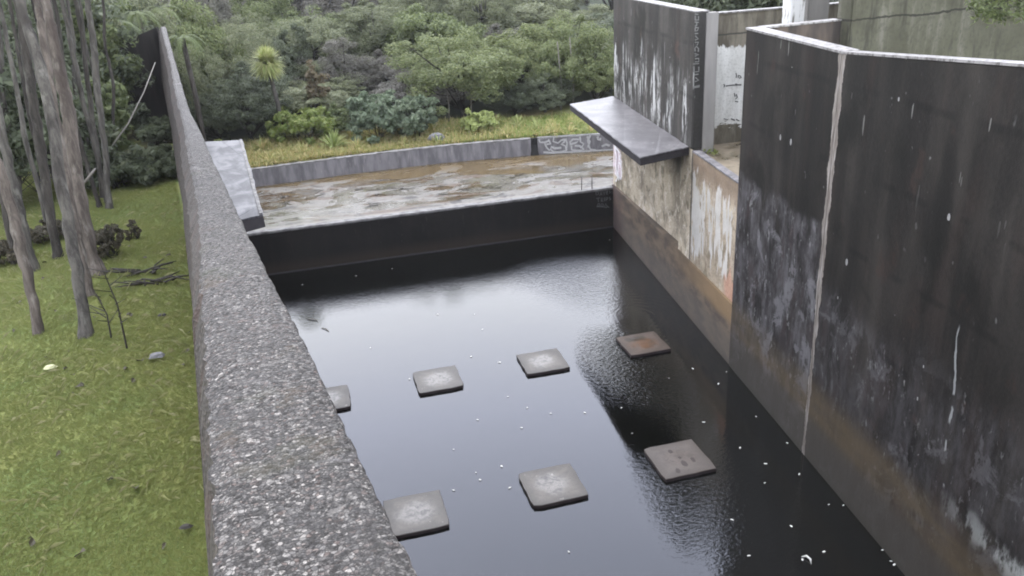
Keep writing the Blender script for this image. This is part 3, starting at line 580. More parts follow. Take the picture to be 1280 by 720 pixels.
# ------------------------------------------------------------------ RIGHT SIDE
def wallseg(mb, y0, y1, z0, z1, t, off=0, z0b=None, z1b=None):
    """stretch of wall in the right-hand plane; y0 near, y1 far; front face offset off towards +x, thickness t; z?b at the far end"""
    z0b = z0 if z0b is None else z0b; z1b = z1 if z1b is None else z1b
    A = Vector((rx(y0, off), y0, 0)); B = Vector((rx(y1, off), y1, 0)); T = -RN * t
    mb.hexa([A + Vector((0, 0, z0)), A + T + Vector((0, 0, z0)), B + T + Vector((0, 0, z0b)), B + Vector((0, 0, z0b))],
            [A + Vector((0, 0, z1)), A + T + Vector((0, 0, z1)), B + T + Vector((0, 0, z1b)), B + Vector((0, 0, z1b))])
# lower channel wall (below slab and recess)
low = empty('channel_wall', (rx(17), 17, -8), 'low stained channel wall with peeling white paint beneath the jutting slab', 'wall')
b = MB(); wallseg(b, 12.9, 22.47, -9.5, -6.70, .7); wallseg(b, 22.475, 22.60, -6.79, -6.72, .3)
b.build('base_band', M['band'], low, bevel=.015)
b = MB(); wallseg(b, 12.98, 15.74, -6.698, -4.26, .16, .02, None, -4.20)
wallseg(b, 15.743, 16.5, -6.698, -4.16, .5, .012)
# recessed panel going deeper towards the camera
A = Vector((rx(16.5, .20), 16.5, 0)); B = Vector((rx(22.05, .03), 22.05, 0)); T = -RN * .3
b.hexa([A + Vector((0, 0, -6.698)), A + T + Vector((0, 0, -6.698)), B + T + Vector((0, 0, -6.698)), B + Vector((0, 0, -6.698))], [A + Vector((0, 0, -4.15)), A + T + Vector((0, 0, -4.15)), B + T + Vector((0, 0, -4.15)), B + Vector((0, 0, -4.15))])
wallseg(b, 22.053, 22.46, -6.698, -4.15, .33, .02)
b.build('painted_panel', M['lower'], low, bevel=.012)
gr = MB()
for i, st in enumerate([[(66, 110), (80, 190), (72, 250)], [(72, 250), (85, 330), (100, 400)], [(95, 260), (92, 330), (110, 390)], [(96, 240), (120, 250), (128, 330), (118, 390)], [(70, 330), (90, 370), (75, 410)], [(60, 90), (110, 150), (100, 210)], [(120, 160), (105, 200), (125, 235)]]):
    stroke(gr, [onr((760 + X / 7.2, 170 + Y / 7.2), .0) for X, Y in st], RN, .06, .012 + i * .0005)
gr.build('corner_graffiti', M['white_paint'], low, fix=False)
c = MB(); wallseg(c, 12.98, 15.74, -4.257, -4.235, .17, .012, -4.197, -4.165); c.build('kerb_top', M['kerb'], low)
# upper wall + slab
up = empty('upper_wall', (rx(19), 19, -4), 'dark lime-streaked upper wall with a jutting grey slab along its foot', 'wall')
b = MB(); wallseg(b, 15.76, 22.25, -4.146, -1.34, .28, 0, None, -1.29); b.build('wall_panel', M['upper'], up, bevel=.012)
c = MB(); wallseg(c, 15.75, 22.26, -1.337, -1.315, .30, -.005, -1.287, -1.265); c.build('coping', M['coping'], up)
q = [onz((712, 130), -4.02), Vector((rx(22.3), 22.3, -4.02)), Vector((rx(15.9), 15.9, -4.12)), onz((800, 197), -4.13)]
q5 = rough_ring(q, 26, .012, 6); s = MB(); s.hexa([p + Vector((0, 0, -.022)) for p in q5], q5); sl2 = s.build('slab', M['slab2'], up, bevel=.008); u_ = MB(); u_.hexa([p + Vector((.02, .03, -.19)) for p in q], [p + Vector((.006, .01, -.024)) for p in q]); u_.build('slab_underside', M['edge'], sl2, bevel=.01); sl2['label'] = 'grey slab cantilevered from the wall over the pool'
# end column with painted letters + grey pilaster
A = Vector((rx(15.75, .02), 15.75, 0)); nE = Vector((-.117, -1, 0)).normalized(); tE = Vector((1, -.117, 0)).normalized()
col_ = empty('end_column', (A.x + .15, 15.7, -4.15), 'narrow dark end column with a vertical row of faded letters beside the white painted recess', 'column')
def seg2(mb, p, w, d, z0, z1):
    b_ = [p, p + tE * w, p + tE * w - nE * d, p - nE * d]; mb.hexa([v + Vector((0, 0, z0)) for v in b_], [v + Vector((0, 0, z1)) for v in b_])
b = MB(); P0 = Vector((rx(15.735, 0.006), 15.735, 0)); b_ = None
seg2(b, P0 + nE * .02, .205, .03, -4.14, -1.345); b.build('letter_face', M['pier'], col_)
b = MB(); seg2(b, P0 + tE * .21 + nE * .0, .27, .22, -4.25, -1.36); b.build('pilaster', M['grey'], col_, bevel=.01)
lt = MB(); d0 = (P0 + nE * .02)
def colp(X, Y):
    d = ray((855 + X / 6, Y / 6)); return d * (d0.dot(nE) / d.dot(nE))
ls = [[(80, 105), (108, 108)], [(84, 118), (84, 150), (108, 150), (108, 120)], [(80, 165), (110, 168)], [(95, 168), (95, 190), (80, 195)], [(82, 205), (108, 208), (100, 230), (82, 232), (84, 208)], [(80, 252), (106, 250)], [(84, 268), (106, 292), (82, 300)], [(80, 318), (108, 316), (96, 340)], [(84, 385), (80, 362), (94, 348), (108, 364), (106, 388)], [(78, 402), (108, 410), (80, 422)],
      [(82, 440), (110, 438), (110, 462), (82, 464)], [(66, 480), (112, 476)], [(72, 500), (72, 540), (110, 536), (110, 500)], [(76, 560), (108, 556)], [(84, 580), (108, 602), (80, 612)], [(64, 652), (118, 640)], [(64, 660), (116, 650)]]
for i, st in enumerate(ls): stroke(lt, [colp(*p) for p in st], nE, .026, .004 + .0003 * i)
lt.build('letters', M['letter'], col_, fix=False)
# recess floor
f = MB(); f.hexa([(rx(13.0, .2), 13.0, -4.6), (rx(13.0, 3.6), 13.0, -4.6), (rx(16.4, 3.2), 16.4, -4.6), (rx(16.4, .2), 16.4, -4.6)], [(rx(13.0, .2), 13.0, -4.34), (rx(13.0, 3.6), 13.0, -4.34), (rx(16.4, 3.2), 16.4, -4.24), (rx(16.4, .2), 16.4, -4.24)])
tag(f.build('recess_floor', M['floor']), kind='structure')
# back wall of recess
bw = empty('back_wall', (9.6, 16.4, -4.2), 'concrete back wall of the recess with a torn patch of white paint', 'wall')
b = MB(); b.hexa([(8.2, 16.30, -4.5), (12.6, 16.28, -4.5), (12.6, 16.5, -4.5), (8.2, 16.52, -4.5)], [(8.2, 16.30, -1.455), (12.6, 16.28, -1.455), (12.6, 16.5, -1.455), (8.2, 16.52, -1.455)]); b.build('wall_body', M['back'], bw)
c = MB(); c.box((8.19, 16.27, -1.452), (12.6, 16.53, -1.425)); c.build('coping', M['coping'], bw)
sc = MB()
for i, st in enumerate([[(430, 8), (436, 30), (432, 52)], [(450, 52), (452, 30), (470, 36), (480, 50), (458, 56)], [(320, 108), (328, 122), (322, 138)], [(338, 126), (400, 118), (480, 114)], [(425, 105), (440, 112), (428, 124)], [(415, 188), (422, 222)], [(432, 200), (442, 228), (424, 245)], [(420, 262), (450, 268)], [(320, 420), (360, 430), (330, 445)], [(385, 420), (420, 435)], [(430, 425), (460, 440)]]):
    stroke(sc, [ony((860 + X / 7.2, 90 + Y / 7.2), 16.295) for X, Y in st], (0, -1, 0), .028, .006 + .0003 * i)
sc.build('scrawl', M['scrawl'], bw, fix=False)
# chamber
ch = empty('chamber_wall', (rx(9), 9, -8), 'tall black-stained concrete wall with a pale lime seam rising from the water at the right', 'wall')
def bz(y): return float(np.interp(y, [2, 6.66, 9.95], [-.55, -1.125, -1.525]))
b = MB(); wallseg(b, 9.985, 13.2, -9.5, -1.545, .26, -.012, None, -1.475)
b.build('far_panel', M['chamber'], ch, bevel=.01)
b = MB(); wallseg(b, -4.5, 9.982, -9.5, bz(-4.5) - .02 + .0, .2, -.012, None, bz(9.95) - .02)
b.build('near_panel', M['chamber'], ch, bevel=.01)
c = MB(); wallseg(c, 9.99, 13.215, -1.542, -1.508, .275, -.02, -1.472, -1.438)
c.build('far_coping', M['coping'], ch)
c = MB(); wallseg(c, -4.5, 9.985, bz(-4.5) - .017, bz(-4.5) + .012, .21, -.018, bz(9.95) - .017, bz(9.95) + .012); c.build('near_coping', M['coping'], ch)
b = MB(); b.hexa([(rx(13.0, .26), 13.10, -6), (9.42, 13.10, -6), (9.42, 13.32, -6), (rx(13.3, .26), 13.32, -6)], [(rx(13.1, .26), 13.10, -1.475), (9.42, 13.10, -1.455), (9.42, 13.32, -1.455), (rx(13.3, .26), 13.32, -1.475)])
cr = empty('cross_wall', (8.6, 13.2, -4.5), 'short brown inner wall closing the far side of the tall chamber', 'wall'); b.build('wall_body', M['brown'], cr)
c = MB(); c.hexa([(rx(13.0, .27), 13.08, -1.472), (9.42, 13.08, -1.452), (9.42, 13.34, -1.452), (rx(13.3, .27), 13.34, -1.472)], [(rx(13.0, .27), 13.08, -1.445), (9.42, 13.08, -1.425), (9.42, 13.34, -1.425), (rx(13.3, .27), 13.34, -1.445)]); c.build('coping', M['coping'], cr)
b = MB(); b.box((9.425, 12.85, -7.5), (22, 13.25, 1.6)); tw = b.build('tower_wall', M['moss'], bevel=.02); tag(tw, 'tall olive mossy concrete wall with a crack behind the black chamber wall', 'wall')
b = MB(); b.box((9.66, 15.1, -4.3), (10.0, 15.4, 1.5)); p_ = b.build('post', M['post'], bevel=.02); tag(p_, 'white post with peeling paint standing behind the chamber', 'post')
b = MB(); b.box((10.17, 15.25, -4.3), (10.66, 15.6, 1.5)); p_ = b.build('post', M['grey'], bevel=.02); tag(p_, 'wider grey concrete post to the right of the white post', 'post')
b = MB(); b.box((-3, -4.9, -9.5), (9, -4.55, -7.0)); tag(b.build('end_wall', M['weir']), 'low concrete wall closing the near end of the pool behind the viewer', 'wall')

# ------------------------------------------------------------------ PADS
def pad(x, y, mat, label, rot=0):
    o = empty('stepping_pad', (x, y, WZ), label, 'concrete pad', 'square pads standing in the pool')
    h = .927 / 2; n = 7; rr = random.Random(int(x * 100))
    ring = []
    for sx, sy, ex, ey in ((-1, -1, 1, -1), (1, -1, 1, 1), (1, 1, -1, 1), (-1, 1, -1, -1)):
        for k in range(n): u = k / n; ring.append(Vector(((sx + (ex - sx) * u) * h + rr.uniform(-.009, .009), (sy + (ey - sy) * u) * h + rr.uniform(-.009, .009), 0)))
    for ci in (0, n, 2 * n, 3 * n): ring[ci] *= 1 - rr.choice((.01, .02, .05, .03))
    t_ = MB(); t_.add([p * .985 + Vector((0, 0, .062)) for p in ring] + [p + Vector((0, 0, .048)) for p in ring], [tuple(range(len(ring)))] + [(i, (i + 1) % len(ring), len(ring) + (i + 1) % len(ring), len(ring) + i) for i in range(len(ring))])
    s_ = MB(); s_.hexa([p * .99 + Vector((0, 0, -.3)) for p in ring], [p * .998 + Vector((0, 0, .0475)) for p in ring])
    for nm, mb, mt in (('pad_top', t_, M[mat]), ('pad_side', s_, M['pad_side'])):
        ob = mb.build(nm, mt); ob.parent = o
    return o
pad(2.975, 10.478, 'pad_grey', 'square grey pad in the near row, the middle one of that row')
pad(5.197, 10.457, 'pad_pink', 'square pinkish-grey pad with dark footprints-like marks, rightmost in the near row')
pad(.736, 10.48, 'pad_grey', 'square grey pad in the near row with one corner hidden behind the aggregate wall')
pad(1.81, 14.625, 'pad_grey', 'square grey pad in the far row between the half-hidden pad and the pale-centred pad')
pad(4.056, 14.611, 'pad_grey', 'square pad with a pale centre in the far row, left of the rusty pad')
pad(6.339, 14.635, 'pad_rust', 'square rusty brown pad with a small puddle, rightmost in the far row')
pad(-.447, 14.598, 'pad_grey', 'square grey pad in the far row, left half hidden by the aggregate wall')
pk = [o for o in bpy.data.objects if o.name.startswith('stepping_pad') and abs(o.location.x - 5.197) < .01][0]
for (u, v, a_) in ((-.05, .22, .07), (.02, .0, .05), (.02, -.17, .09), (.2, -.12, .08), (-.17, -.32, .08)):
    fp = MB(); rr4 = random.Random(int(a_ * 1000 + u * 100))
    fp.add([(u + a_ * math.cos(k) * .55 * rr4.uniform(.7, 1.2), v + a_ * math.sin(k) * .9 * rr4.uniform(.7, 1.2), .066) for k in np.linspace(0, 5.6, 9)], [tuple(range(9))]); ob = fp.build('stain', M['stain'], fix=False); ob.parent = pk

# ------------------------------------------------------------------ FLOATING LEAVES AND FOAM
sp_me = []
for k in range(5):
    mb = MB(); rr = random.Random(k); n = 7
    mb.add([(math.cos(2 * math.pi * i / n) * .05 * rr.uniform(.7, 1.2), math.sin(2 * math.pi * i / n) * .028 * rr.uniform(.7, 1.2), .006 + .004 * (i % 2)) for i in range(n)] + [(0, 0, .014)], [(i, (i + 1) % n, n) for i in range(n)])
    me = mb.mesh('floating_speck'); me.materials.append(M['speck']); sp_me.append(me)
SP = [(589, 446), (625, 453), (635, 496), (659, 510), (688, 517), (731, 516), (597, 525), (652, 535), (790, 542), (567, 562), (627, 583), (595, 591), (600, 600), (567, 613), (637, 610), (866, 461), (836, 473), (898, 480), (777, 510), (915, 650), (936, 695), (908, 465), (957, 580), (956, 604), (999, 593), (984, 554), (989, 658), (1036, 631), (1054, 632), (945, 521), (603, 412), (623, 453), (790, 299), (762, 300), (432, 325), (557, 308), (370, 334), (378, 356), (450, 328), (490, 336), (445, 345), (547, 393), (593, 393), (463, 435), (512, 474), (785, 436), (821, 562), (711, 690), (880, 528), (925, 560), (958, 505), (1003, 700), (1030, 690), (877, 405), (896, 428), (931, 467), (958, 501), (966, 511), (1001, 554), (1031, 592), (1049, 617), (1103, 688), (1114, 702), (1118, 706), (893, 424)]  # floating leaves, plus foam patches along the weir and right waterline
for q_ in SP:
    p = onz(q_, WZ + .004); o = bpy.data.objects.new('floating_speck', random.choice(sp_me)); col.objects.link(o); o.location = p; o.rotation_euler.z = random.uniform(0, 6.3)
    s_ = random.uniform(.38, .72); o.scale = (s_, s_, 1); tag(o, 'tiny white petal-like speck floating on the dark pool water', 'leaf', 'white specks floating on the pool')
fe = MB(); fe.tube([onz((1002, 696), WZ + .01), onz((1008, 695), WZ + .03), onz((1013, 699), WZ + .03), onz((1014, 705), WZ + .01)], [.006, .018, .016, .004], 6)
tag(fe.build('feather', M['speck'], smooth=True), 'curved white feather floating near the bottom edge of the pool', 'feather')
for (q0, q1), lb in ((((402, 410), (411, 414)), 'short dark twig floating beside the aggregate wall, the nearer of two'), (((384, 399), (397, 401)), 'thin pale twig floating beside the aggregate wall, the farther of two')):
    tw_ = MB(); a, b = onz(q0, WZ + .01), onz(q1, WZ + .012); tw_.tube([a, (a + b) / 2 + Vector((.02, .02, .01)), b], [.008, .012, .006], 6); tag(tw_.build('floating_twig', M['twig']), lb, 'twig')

# ------------------------------------------------------------------ VEGETATION
def quads_leaves(c, n, size, aspect=.45, r=rng, jitter=.35):
    """diamond leaves at centres c with normals n"""
    k = len(c); a = r.normal(size=(k, 3)); a -= n * (a * n).sum(1, keepdims=True); a /= np.linalg.norm(a, axis=1, keepdims=True) + 1e-9
    b = np.cross(n, a); s = size * (1 + jitter * r.uniform(-1, 1, (k, 1)))
    v = np.stack([c - a * s, c - b * s * aspect + n * s * .12, c + a * s, c + b * s * aspect + n * s * .12], 1).reshape(-1, 3)
    f = np.arange(4 * k).reshape(k, 4); return v, f
def crown_arrays(rx_, ry_, rz_, nclump, nleaf, size, r, flat=.6, core=.55, lob=.25):
    d = r.normal(size=(nclump, 3)); d[:, 2] = np.abs(d[:, 2]) * 1.0 - .35; d /= np.linalg.norm(d, axis=1, keepdims=True)
    ph = r.uniform(0, 6.3, 3); lobe = 1 + lob * np.sin(d[:, 0] * 3.1 + ph[0]) * np.sin(d[:, 1] * 3.3 + ph[1]) + .5 * lob * np.sin(d[:, 2] * 5 + ph[2])
    rad = (core + (1 - core) * r.uniform(0, 1, nclump) ** .5) * lobe
    cc = d * rad[:, None] * np.array([rx_, ry_, rz_])
    cr = r.uniform(.09, .27, nclump) * (rx_ * ry_ * rz_) ** (1 / 3)
    off = r.normal(size=(nclump, nleaf, 3)); off /= np.linalg.norm(off, axis=2, keepdims=True); off *= r.uniform(.25, 1, (nclump, nleaf, 1)) ** .6
    off[:, :, 2] *= flat
    P = cc[:, None, :] + off * cr[:, None, None]
    nn = off + d[:, None, :] * .5 + r.normal(size=off.shape) * .75 + np.array([0, 0, .35]); nn = nn.reshape(-1, 3); nn /= np.linalg.norm(nn, axis=1, keepdims=True)
    return P.reshape(-1, 3), nn, cc
def tree_meshes(nm, rx_, ry_, rz_, h0, mat, bark, seed, nclump=110, nleaf=90, size=.085, flat=.6, core=.5, lob=.25, stems=1, tr=.1):
    r = np.random.default_rng(seed); rr = random.Random(seed)
    P, nn, cc = crown_arrays(rx_, ry_, rz_, nclump, nleaf, size, r, flat, core, lob)
    zc = h0 + rz_ * .75; P = P + np.array([0, 0, zc]); cc = cc + np.array([0, 0, zc])
    keep = P[:, 2] > .05; P = P[keep]; nn = nn[keep]
    v, f = quads_leaves(P, nn, size, .42, r); crown = np_mesh(nm + '_crown', v, f, M[mat])
    t = MB()
    for s in range(stems):
        bx, by = (0, 0) if stems == 1 else (rr.uniform(-.35, .35) * rx_, rr.uniform(-.35, .35) * ry_)
        top = Vector((bx * 1.2 + rr.uniform(-.1, .1) * rx_, by * 1.2, zc + rz_ * .35)); base = Vector((bx * .5, by * .5, -.3)); pts = [base.lerp(top, u) + Vector((rr.uniform(-.08, .08), rr.uniform(-.08, .08), 0)) * (1 if 0 < u < 1 else 0) for u in (0, .25, .5, .75, 1)]
        t.tube(pts, [tr * 1.2, tr, tr * .8, tr * .55, tr * .25], 7)
        for k in rr.sample(range(len(cc)), min(len(cc), 14 // stems + 4)):
            q0 = pts[rr.choice((1, 2, 3))]; q1 = Vector(cc[k]); md = q0.lerp(q1, .5) + Vector((0, 0, -.08)); t.tube([q0, md, q1], [tr * .4, tr * .28, tr * .1], 5)
    tm = t.mesh(nm + '_trunk', True); tm.materials.append(M[bark]); return crown, tm
def plant(name, meshes, loc, label, cat, scale=(1, 1, 1), rz=None, group=None, parts=('crown', 'trunk')):
    o = empty(name, loc, label, cat, group); o.rotation_euler.z = random.uniform(0, 6.3) if rz is None else rz; o.scale = scale
    for nm, me in zip(parts, meshes):
        if me is None: continue
        c = bpy.data.objects.new(nm, me); col.objects.link(c); c.parent = o
    return o

VAR = {}
for i in range(4): VAR['bush', i] = tree_meshes('bush', 1.9, 1.9, 1.7, .5, 'leaf_bush', 'bark_dark', 100 + i, 150, 230, (.045, .06, .05, .075)[i], .85, .5, .42)
for i in range(4): VAR['grey', i] = tree_meshes('grey', 1.8, 1.8, 1.9, .6, 'leaf_grey', 'bark_grey', 200 + i, 150, 230, (.04, .05, .06, .045)[i], .75, .5, .42)
for i in range(3): VAR['dark', i] = tree_meshes('dark', 1.7, 1.7, 1.8, .4, 'leaf_dark', 'bark_dark', 300 + i, 150, 230, (.05, .065, .045)[i], .8, .5, .42)
for i in range(2): VAR['purple', i] = tree_meshes('purple', 1.6, 1.6, 1.8, .4, 'leaf_purple', 'bark_dark', 400 + i, 150, 230, (.042, .05)[i], .9, .5, .42)
def far_at(px, py, y):                       # ground point under a picture column at depth y
    d = ray((px, py)); return Vector((d.x / d.y * y, y, far_ground(d.x / d.y * y, y)))
def tree_px(kind, i, pxc, ptop, y, wpx, label, name='forest_tree', group=None, cat='tree', hmin=1.2, rz=None):
    """tree standing at depth y whose crown is wpx wide and reaches picture row ptop"""
    d = ray((pxc, ptop)); x = d.x / d.y * y; ztop = d.z / d.y * y; zb = far_ground(x, y); h = max(hmin, ztop - zb)
    dist = d.length / d.y * y; ww = wpx / CF * dist
    cm, tm = VAR[kind, i]; base_h = {'bush': 3.7, 'grey': 4.2, 'dark': 3.8, 'purple': 3.9}[kind]; bw_ = {'bush': 4.0, 'grey': 3.8, 'dark': 3.6, 'purple': 3.4}[kind]
    return plant(name, (cm, tm), (x, y, zb - .1), label, cat, (ww / bw_, ww / bw_, h / base_h), rz, group)
F = [('bush', 0, 572, 40, 32.6, 160, 'large rounded green tree with a domed crown standing behind the pale shrub right of centre'),
     ('dark', 0, 300, 88, 32.0, 88, 'dark dense rounded bush beside the top of the left slab'),
     ('purple', 0, 425, 48, 36.5, 90, 'purplish-brown rounded tree right of the cabbage tree'),
     ('purple', 1, 480, 62, 37, 75, 'dull brownish tree half hidden behind the blue-green shrub'),
     ('grey', 0, 290, 20, 37, 100, 'grey-green feathery tree above the dark bush, left of the cabbage tree'),
     ('grey', 1, 385, 5, 41, 110, 'grey-green layered tree high above the cabbage tree'),
     ('bush', 1, 645, 25, 34.5, 105, 'green bushy tree behind the domed tree on its right side'),
     ('bush', 2, 705, 12, 33.6, 110, 'green loose tree with pale thin stems left of the streaked upper wall'),
     ('grey', 2, 757, 30, 35, 90, 'grey-green tree partly hidden by the streaked upper wall'),
     ('bush', 3, 530, 0, 40, 110, 'mid green tree whose top leaves the frame above the domed tree'),
     ('grey', 3, 465, 0, 42, 110, 'pale grey-green tree on the slope above the purplish tree'),
     ('dark', 1, 345, 40, 38, 75, 'dark tree in the gap behind the cabbage tree head'),
     ('dark', 2, 680, 85, 32, 70, 'dark low tree at the edge of the meadow left of the slab tip'),
     ('bush', 0, 745, 70, 32.4, 70, 'dark green leafy tree close to the wall above the slab'),
     ('grey', 0, 250, 60, 34, 65, 'grey-green bush just right of the far end of the aggregate wall'),
     ('dark', 1, 262, 105, 32.4, 55, 'dark low bush behind the bright fern near the aggregate wall'),
     ('dark', 0, 642, 100, 32.2, 60, 'small dark bush between the domed tree and the pale stems')]
for k, (kd, i, pxc, pt, y, wp, lb) in enumerate(F): tree_px(kd, i, pxc, pt, y, wp, lb, rz=k * 1.3)
# rows climbing the slope behind
rr = random.Random(21)
LB = {'grey': ('grey-green feathery trees packed on the slope at the back', 'grey-green tree in the packed woodland on the slope behind the meadow'), 'bush': ('mid green trees packed on the slope at the back', 'mid green bushy tree in the packed woodland on the slope behind the meadow'), 'dark': ('dark trees packed on the slope at the back', 'dark green tree in the packed woodland on the slope behind the meadow'), 'purple': ('brownish trees packed on the slope at the back', 'brownish tree in the packed woodland on the slope behind the meadow')}
for y, n, top in ((35.5, 9, 75), (39, 11, 42), (43, 12, 15), (48, 12, -12), (55, 13, -45), (63, 14, -80)):
    for k in range(n):
        pxc = 160 + (k + rr.uniform(-.35, .35)) * 980 / n
        kd = rr.choice(['grey', 'grey', 'bush', 'bush', 'dark', 'purple']); i = rr.randrange({'bush': 4, 'grey': 4, 'dark': 3, 'purple': 2}[kd])
        tree_px(kd, i, pxc, top + rr.uniform(-34, 30), y + rr.uniform(-1.8, 1.8), rr.uniform(85, 130) * 42 / y, LB[kd][1], group=LB[kd][0], rz=rr.uniform(0, 6))
# thin pale trunks at the wood's edge
for k, (px, y, z1) in enumerate(((701, 32.0, -3.4), (716, 32.1, -3.3), (560, 31.6, -4), (588, 31.5, -4))):
    b = far_at(px, 140, y); t = MB(); t.tube([b + Vector((0, 0, -.2)), b + Vector((.06, 0, .9)), Vector((b.x - .05, b.y, z1))], [.035, .028, .018], 7)
    o = t.build('sapling_stem', M['stick'], smooth=True)
    tag(o, ['slender pale stem, left one of a pair at the wood edge near the slab tip', 'slender pale stem, right one of a pair at the wood edge near the slab tip', 'slender stem below the left half of the domed tree', 'slender stem below the right half of the domed tree'][k], 'tree stem')
# shrubs
def shrub(name, px, row_base, y, w, h, mat, label, seed, n=70, nl=70, size=.07, flat=.7, zb=None, stems=5, fn=far_ground, cat='shrub'):
    d = ray((px, row_base)); x = d.x / d.y * y; z = fn(x, y) if zb is None else zb
    cm, tm = tree_meshes(name, w / 2, w / 2, h * .55, 0, mat, 'bark_dark', seed, n, nl, size, flat, .35, .3, stems, .02)
    return plant(name, (cm, tm), (x, y, z), label, cat, parts=('foliage', 'stems'), rz=0)
shrub('shrub', 472, 165, 30.5, 2.3, 1.75, 'leaf_blue', 'blue-green leafy shrub, left of two at the meadow edge in the middle', 501, 90, 80, .085)
shrub('shrub', 514, 165, 30.1, 1.8, 1.7, 'leaf_blue', 'blue-green leafy shrub, right of two at the meadow edge in the middle', 502, 80, 80, .085)
shrub('shrub', 380, 165, 31.0, 2.3, 1.35, 'leaf_bright', 'yellow-green spreading shrub below the cabbage tree', 503, 90, 70, .08)
shrub('shrub', 418, 160, 31.6, 1.4, 1.1, 'leaf_bush', 'mid green shrub between the yellow-green shrub and the blue-green pair', 504, 70, 70, .08)
shrub('shrub', 600, 178, 29.6, 1.55, .78, 'leaf_lime', 'small bright lime-green shrub right behind the kerb wall', 505, 70, 40, .075)
shrub('shrub', 266, 170, 30.6, 1.1, .5, 'leaf_bright', 'low bright green fern clump beside the left slab', 506, 50, 60, .06)
cm, tm = tree_meshes('rust_shrub', .42, .42, 1.25, .6, 'leaf_rust', 'bark_dark', 507, 60, 45, .06, .8, .2, .2, 1, .03)
b = far_at(400, 140, 32.6); plant('slim_shrub', (cm, tm), (b.x, b.y, b.z), 'slim upright rusty-leaved shrub behind the yellow-green shrub', 'shrub', (1, 1, 1.0))
# cabbage tree
def blade_tuft(mb, c, n, length, width, rr, up=-.4, droop=.25):
    for k in range(n):
        a = rr.uniform(0, 6.283); e = math.asin(rr.uniform(up, 1)); d = Vector((math.cos(a) * math.cos(e), math.sin(a) * math.cos(e), math.sin(e))); s = Vector((-math.sin(a), math.cos(a), 0)) * width / 2; L = length * rr.uniform(.8, 1.1)
        p0 = c + d * .05; p1 = c + d * L * .55 + Vector((0, 0, .03)); p2 = c + d * L - Vector((0, 0, droop * L * (1 - abs(d.z))))
        mb.add([p0 - s * .6, p0 + s * .6, p1 + s, p1 - s, p2], [(0, 1, 2, 3), (3, 2, 4)])
rr = random.Random(4)
b = far_at(345, 120, 31.2); ct = empty('cabbage_tree', b, 'cabbage tree with one spiky yellow-green head on a pale bare trunk', 'tree'); ctop = ony((334, 80), 31.2)
b = Vector((ctop.x + .1, b.y, b.z)); ct.location = b; hd = MB(); tv = Vector((ctop.x - b.x, 0, ctop.z - b.z)); blade_tuft(hd, tv, 820, .72, .045, rr, -.85, .18); o = hd.build('crown', M['leaf_palm'], fix=False); o.parent = ct
t = MB(); t.tube([Vector((.06, 0, -.2)), Vector((.04, 0, (tv.z) * .5)), tv], [.085, .075, .07], 8); o = t.build('trunk', M['bark_grey'], smooth=True); o.parent = ct
for k, (px, row, y, n, L, lb) in enumerate(((418, 190, 29.4, 90, .85, 'pale yellow-green flax tuft behind the middle of the kerb wall'), (352, 120, 32.2, 50, .8, 'spiky flax tuft at the foot of the cabbage tree'), (712, 165, 28.3, 24, .45, 'small yellow grass tuft growing over the graffiti kerb wall'), (330, 200, 30.2, 60, .6, 'dry yellow tuft beside the right edge of the left slab'), (440, 180, 31, 50, .6, 'yellow-green tuft in front of the blue-green shrubs'))):
    b = far_at(px, row, y); mb = MB(); blade_tuft(mb, Vector((0, 0, .02)), n, L, .05, rr, .1, .35); o = mb.build('flax_tuft', M['leaf_palm' if k in (0, 1) else 'grass_dry'], fix=False); o.location = b; tag(o, lb, 'flax')
rrt = random.Random(33); tus = []
for k in range(3):
    mb = MB(); blade_tuft(mb, Vector((0, 0, .02)), 42, .42, .028, rrt, .15, .4); me = mb.mesh('tussock'); me.materials.append(M['grass_dry' if k < 2 else 'leaf_palm']); tus.append(me)
for k in range(34):
    x_ = rrt.uniform(-2.2, 10); y_ = float(np.interp(x_, KX, KY)) + .25 + 2.6 * rrt.random() ** 1.5; o = bpy.data.objects.new('tussock', rrt.choice(tus)); col.objects.link(o); o.location = (x_, y_, far_ground(x_, y_)); sc_ = rrt.uniform(.6, 1.35); o.scale = (sc_,) * 3; o.rotation_euler.z = rrt.uniform(0, 6.3); tag(o, 'rough yellow-green grass tussock on the bank behind the kerb wall', 'tussock', 'grass tussocks on the bank')
mb = MB(); rr2 = random.Random(9); ring = []
for z_, r_ in ((-.12, .42), (.08, .44), (.26, .33), (.34, .14)):
    ring.append([(math.cos(a) * r_ * rr2.uniform(.8, 1.15), math.sin(a) * r_ * .7 * rr2.uniform(.8, 1.15), z_ + rr2.uniform(-.03, .03)) for a in np.linspace(0, 5.6, 9)])
mb.v = [p for R in ring for p in R]; mb.v = [(p[0] * .72, p[1] * .72, p[2] * .72) for p in mb.v]; mb.f = [(i * 9 + k, i * 9 + (k + 1) % 9, i * 9 + 9 + (k + 1) % 9, i * 9 + 9 + k) for i in range(3) for k in range(9)] + [tuple(range(27, 36))]
o = mb.build('boulder', M['rock'], smooth=False); o.location = far_at(546, 182, 28.9) + Vector((0, 0, .12)); tag(o, 'grey boulder sitting behind the kerb wall left of the lime-green shrub', 'rock')
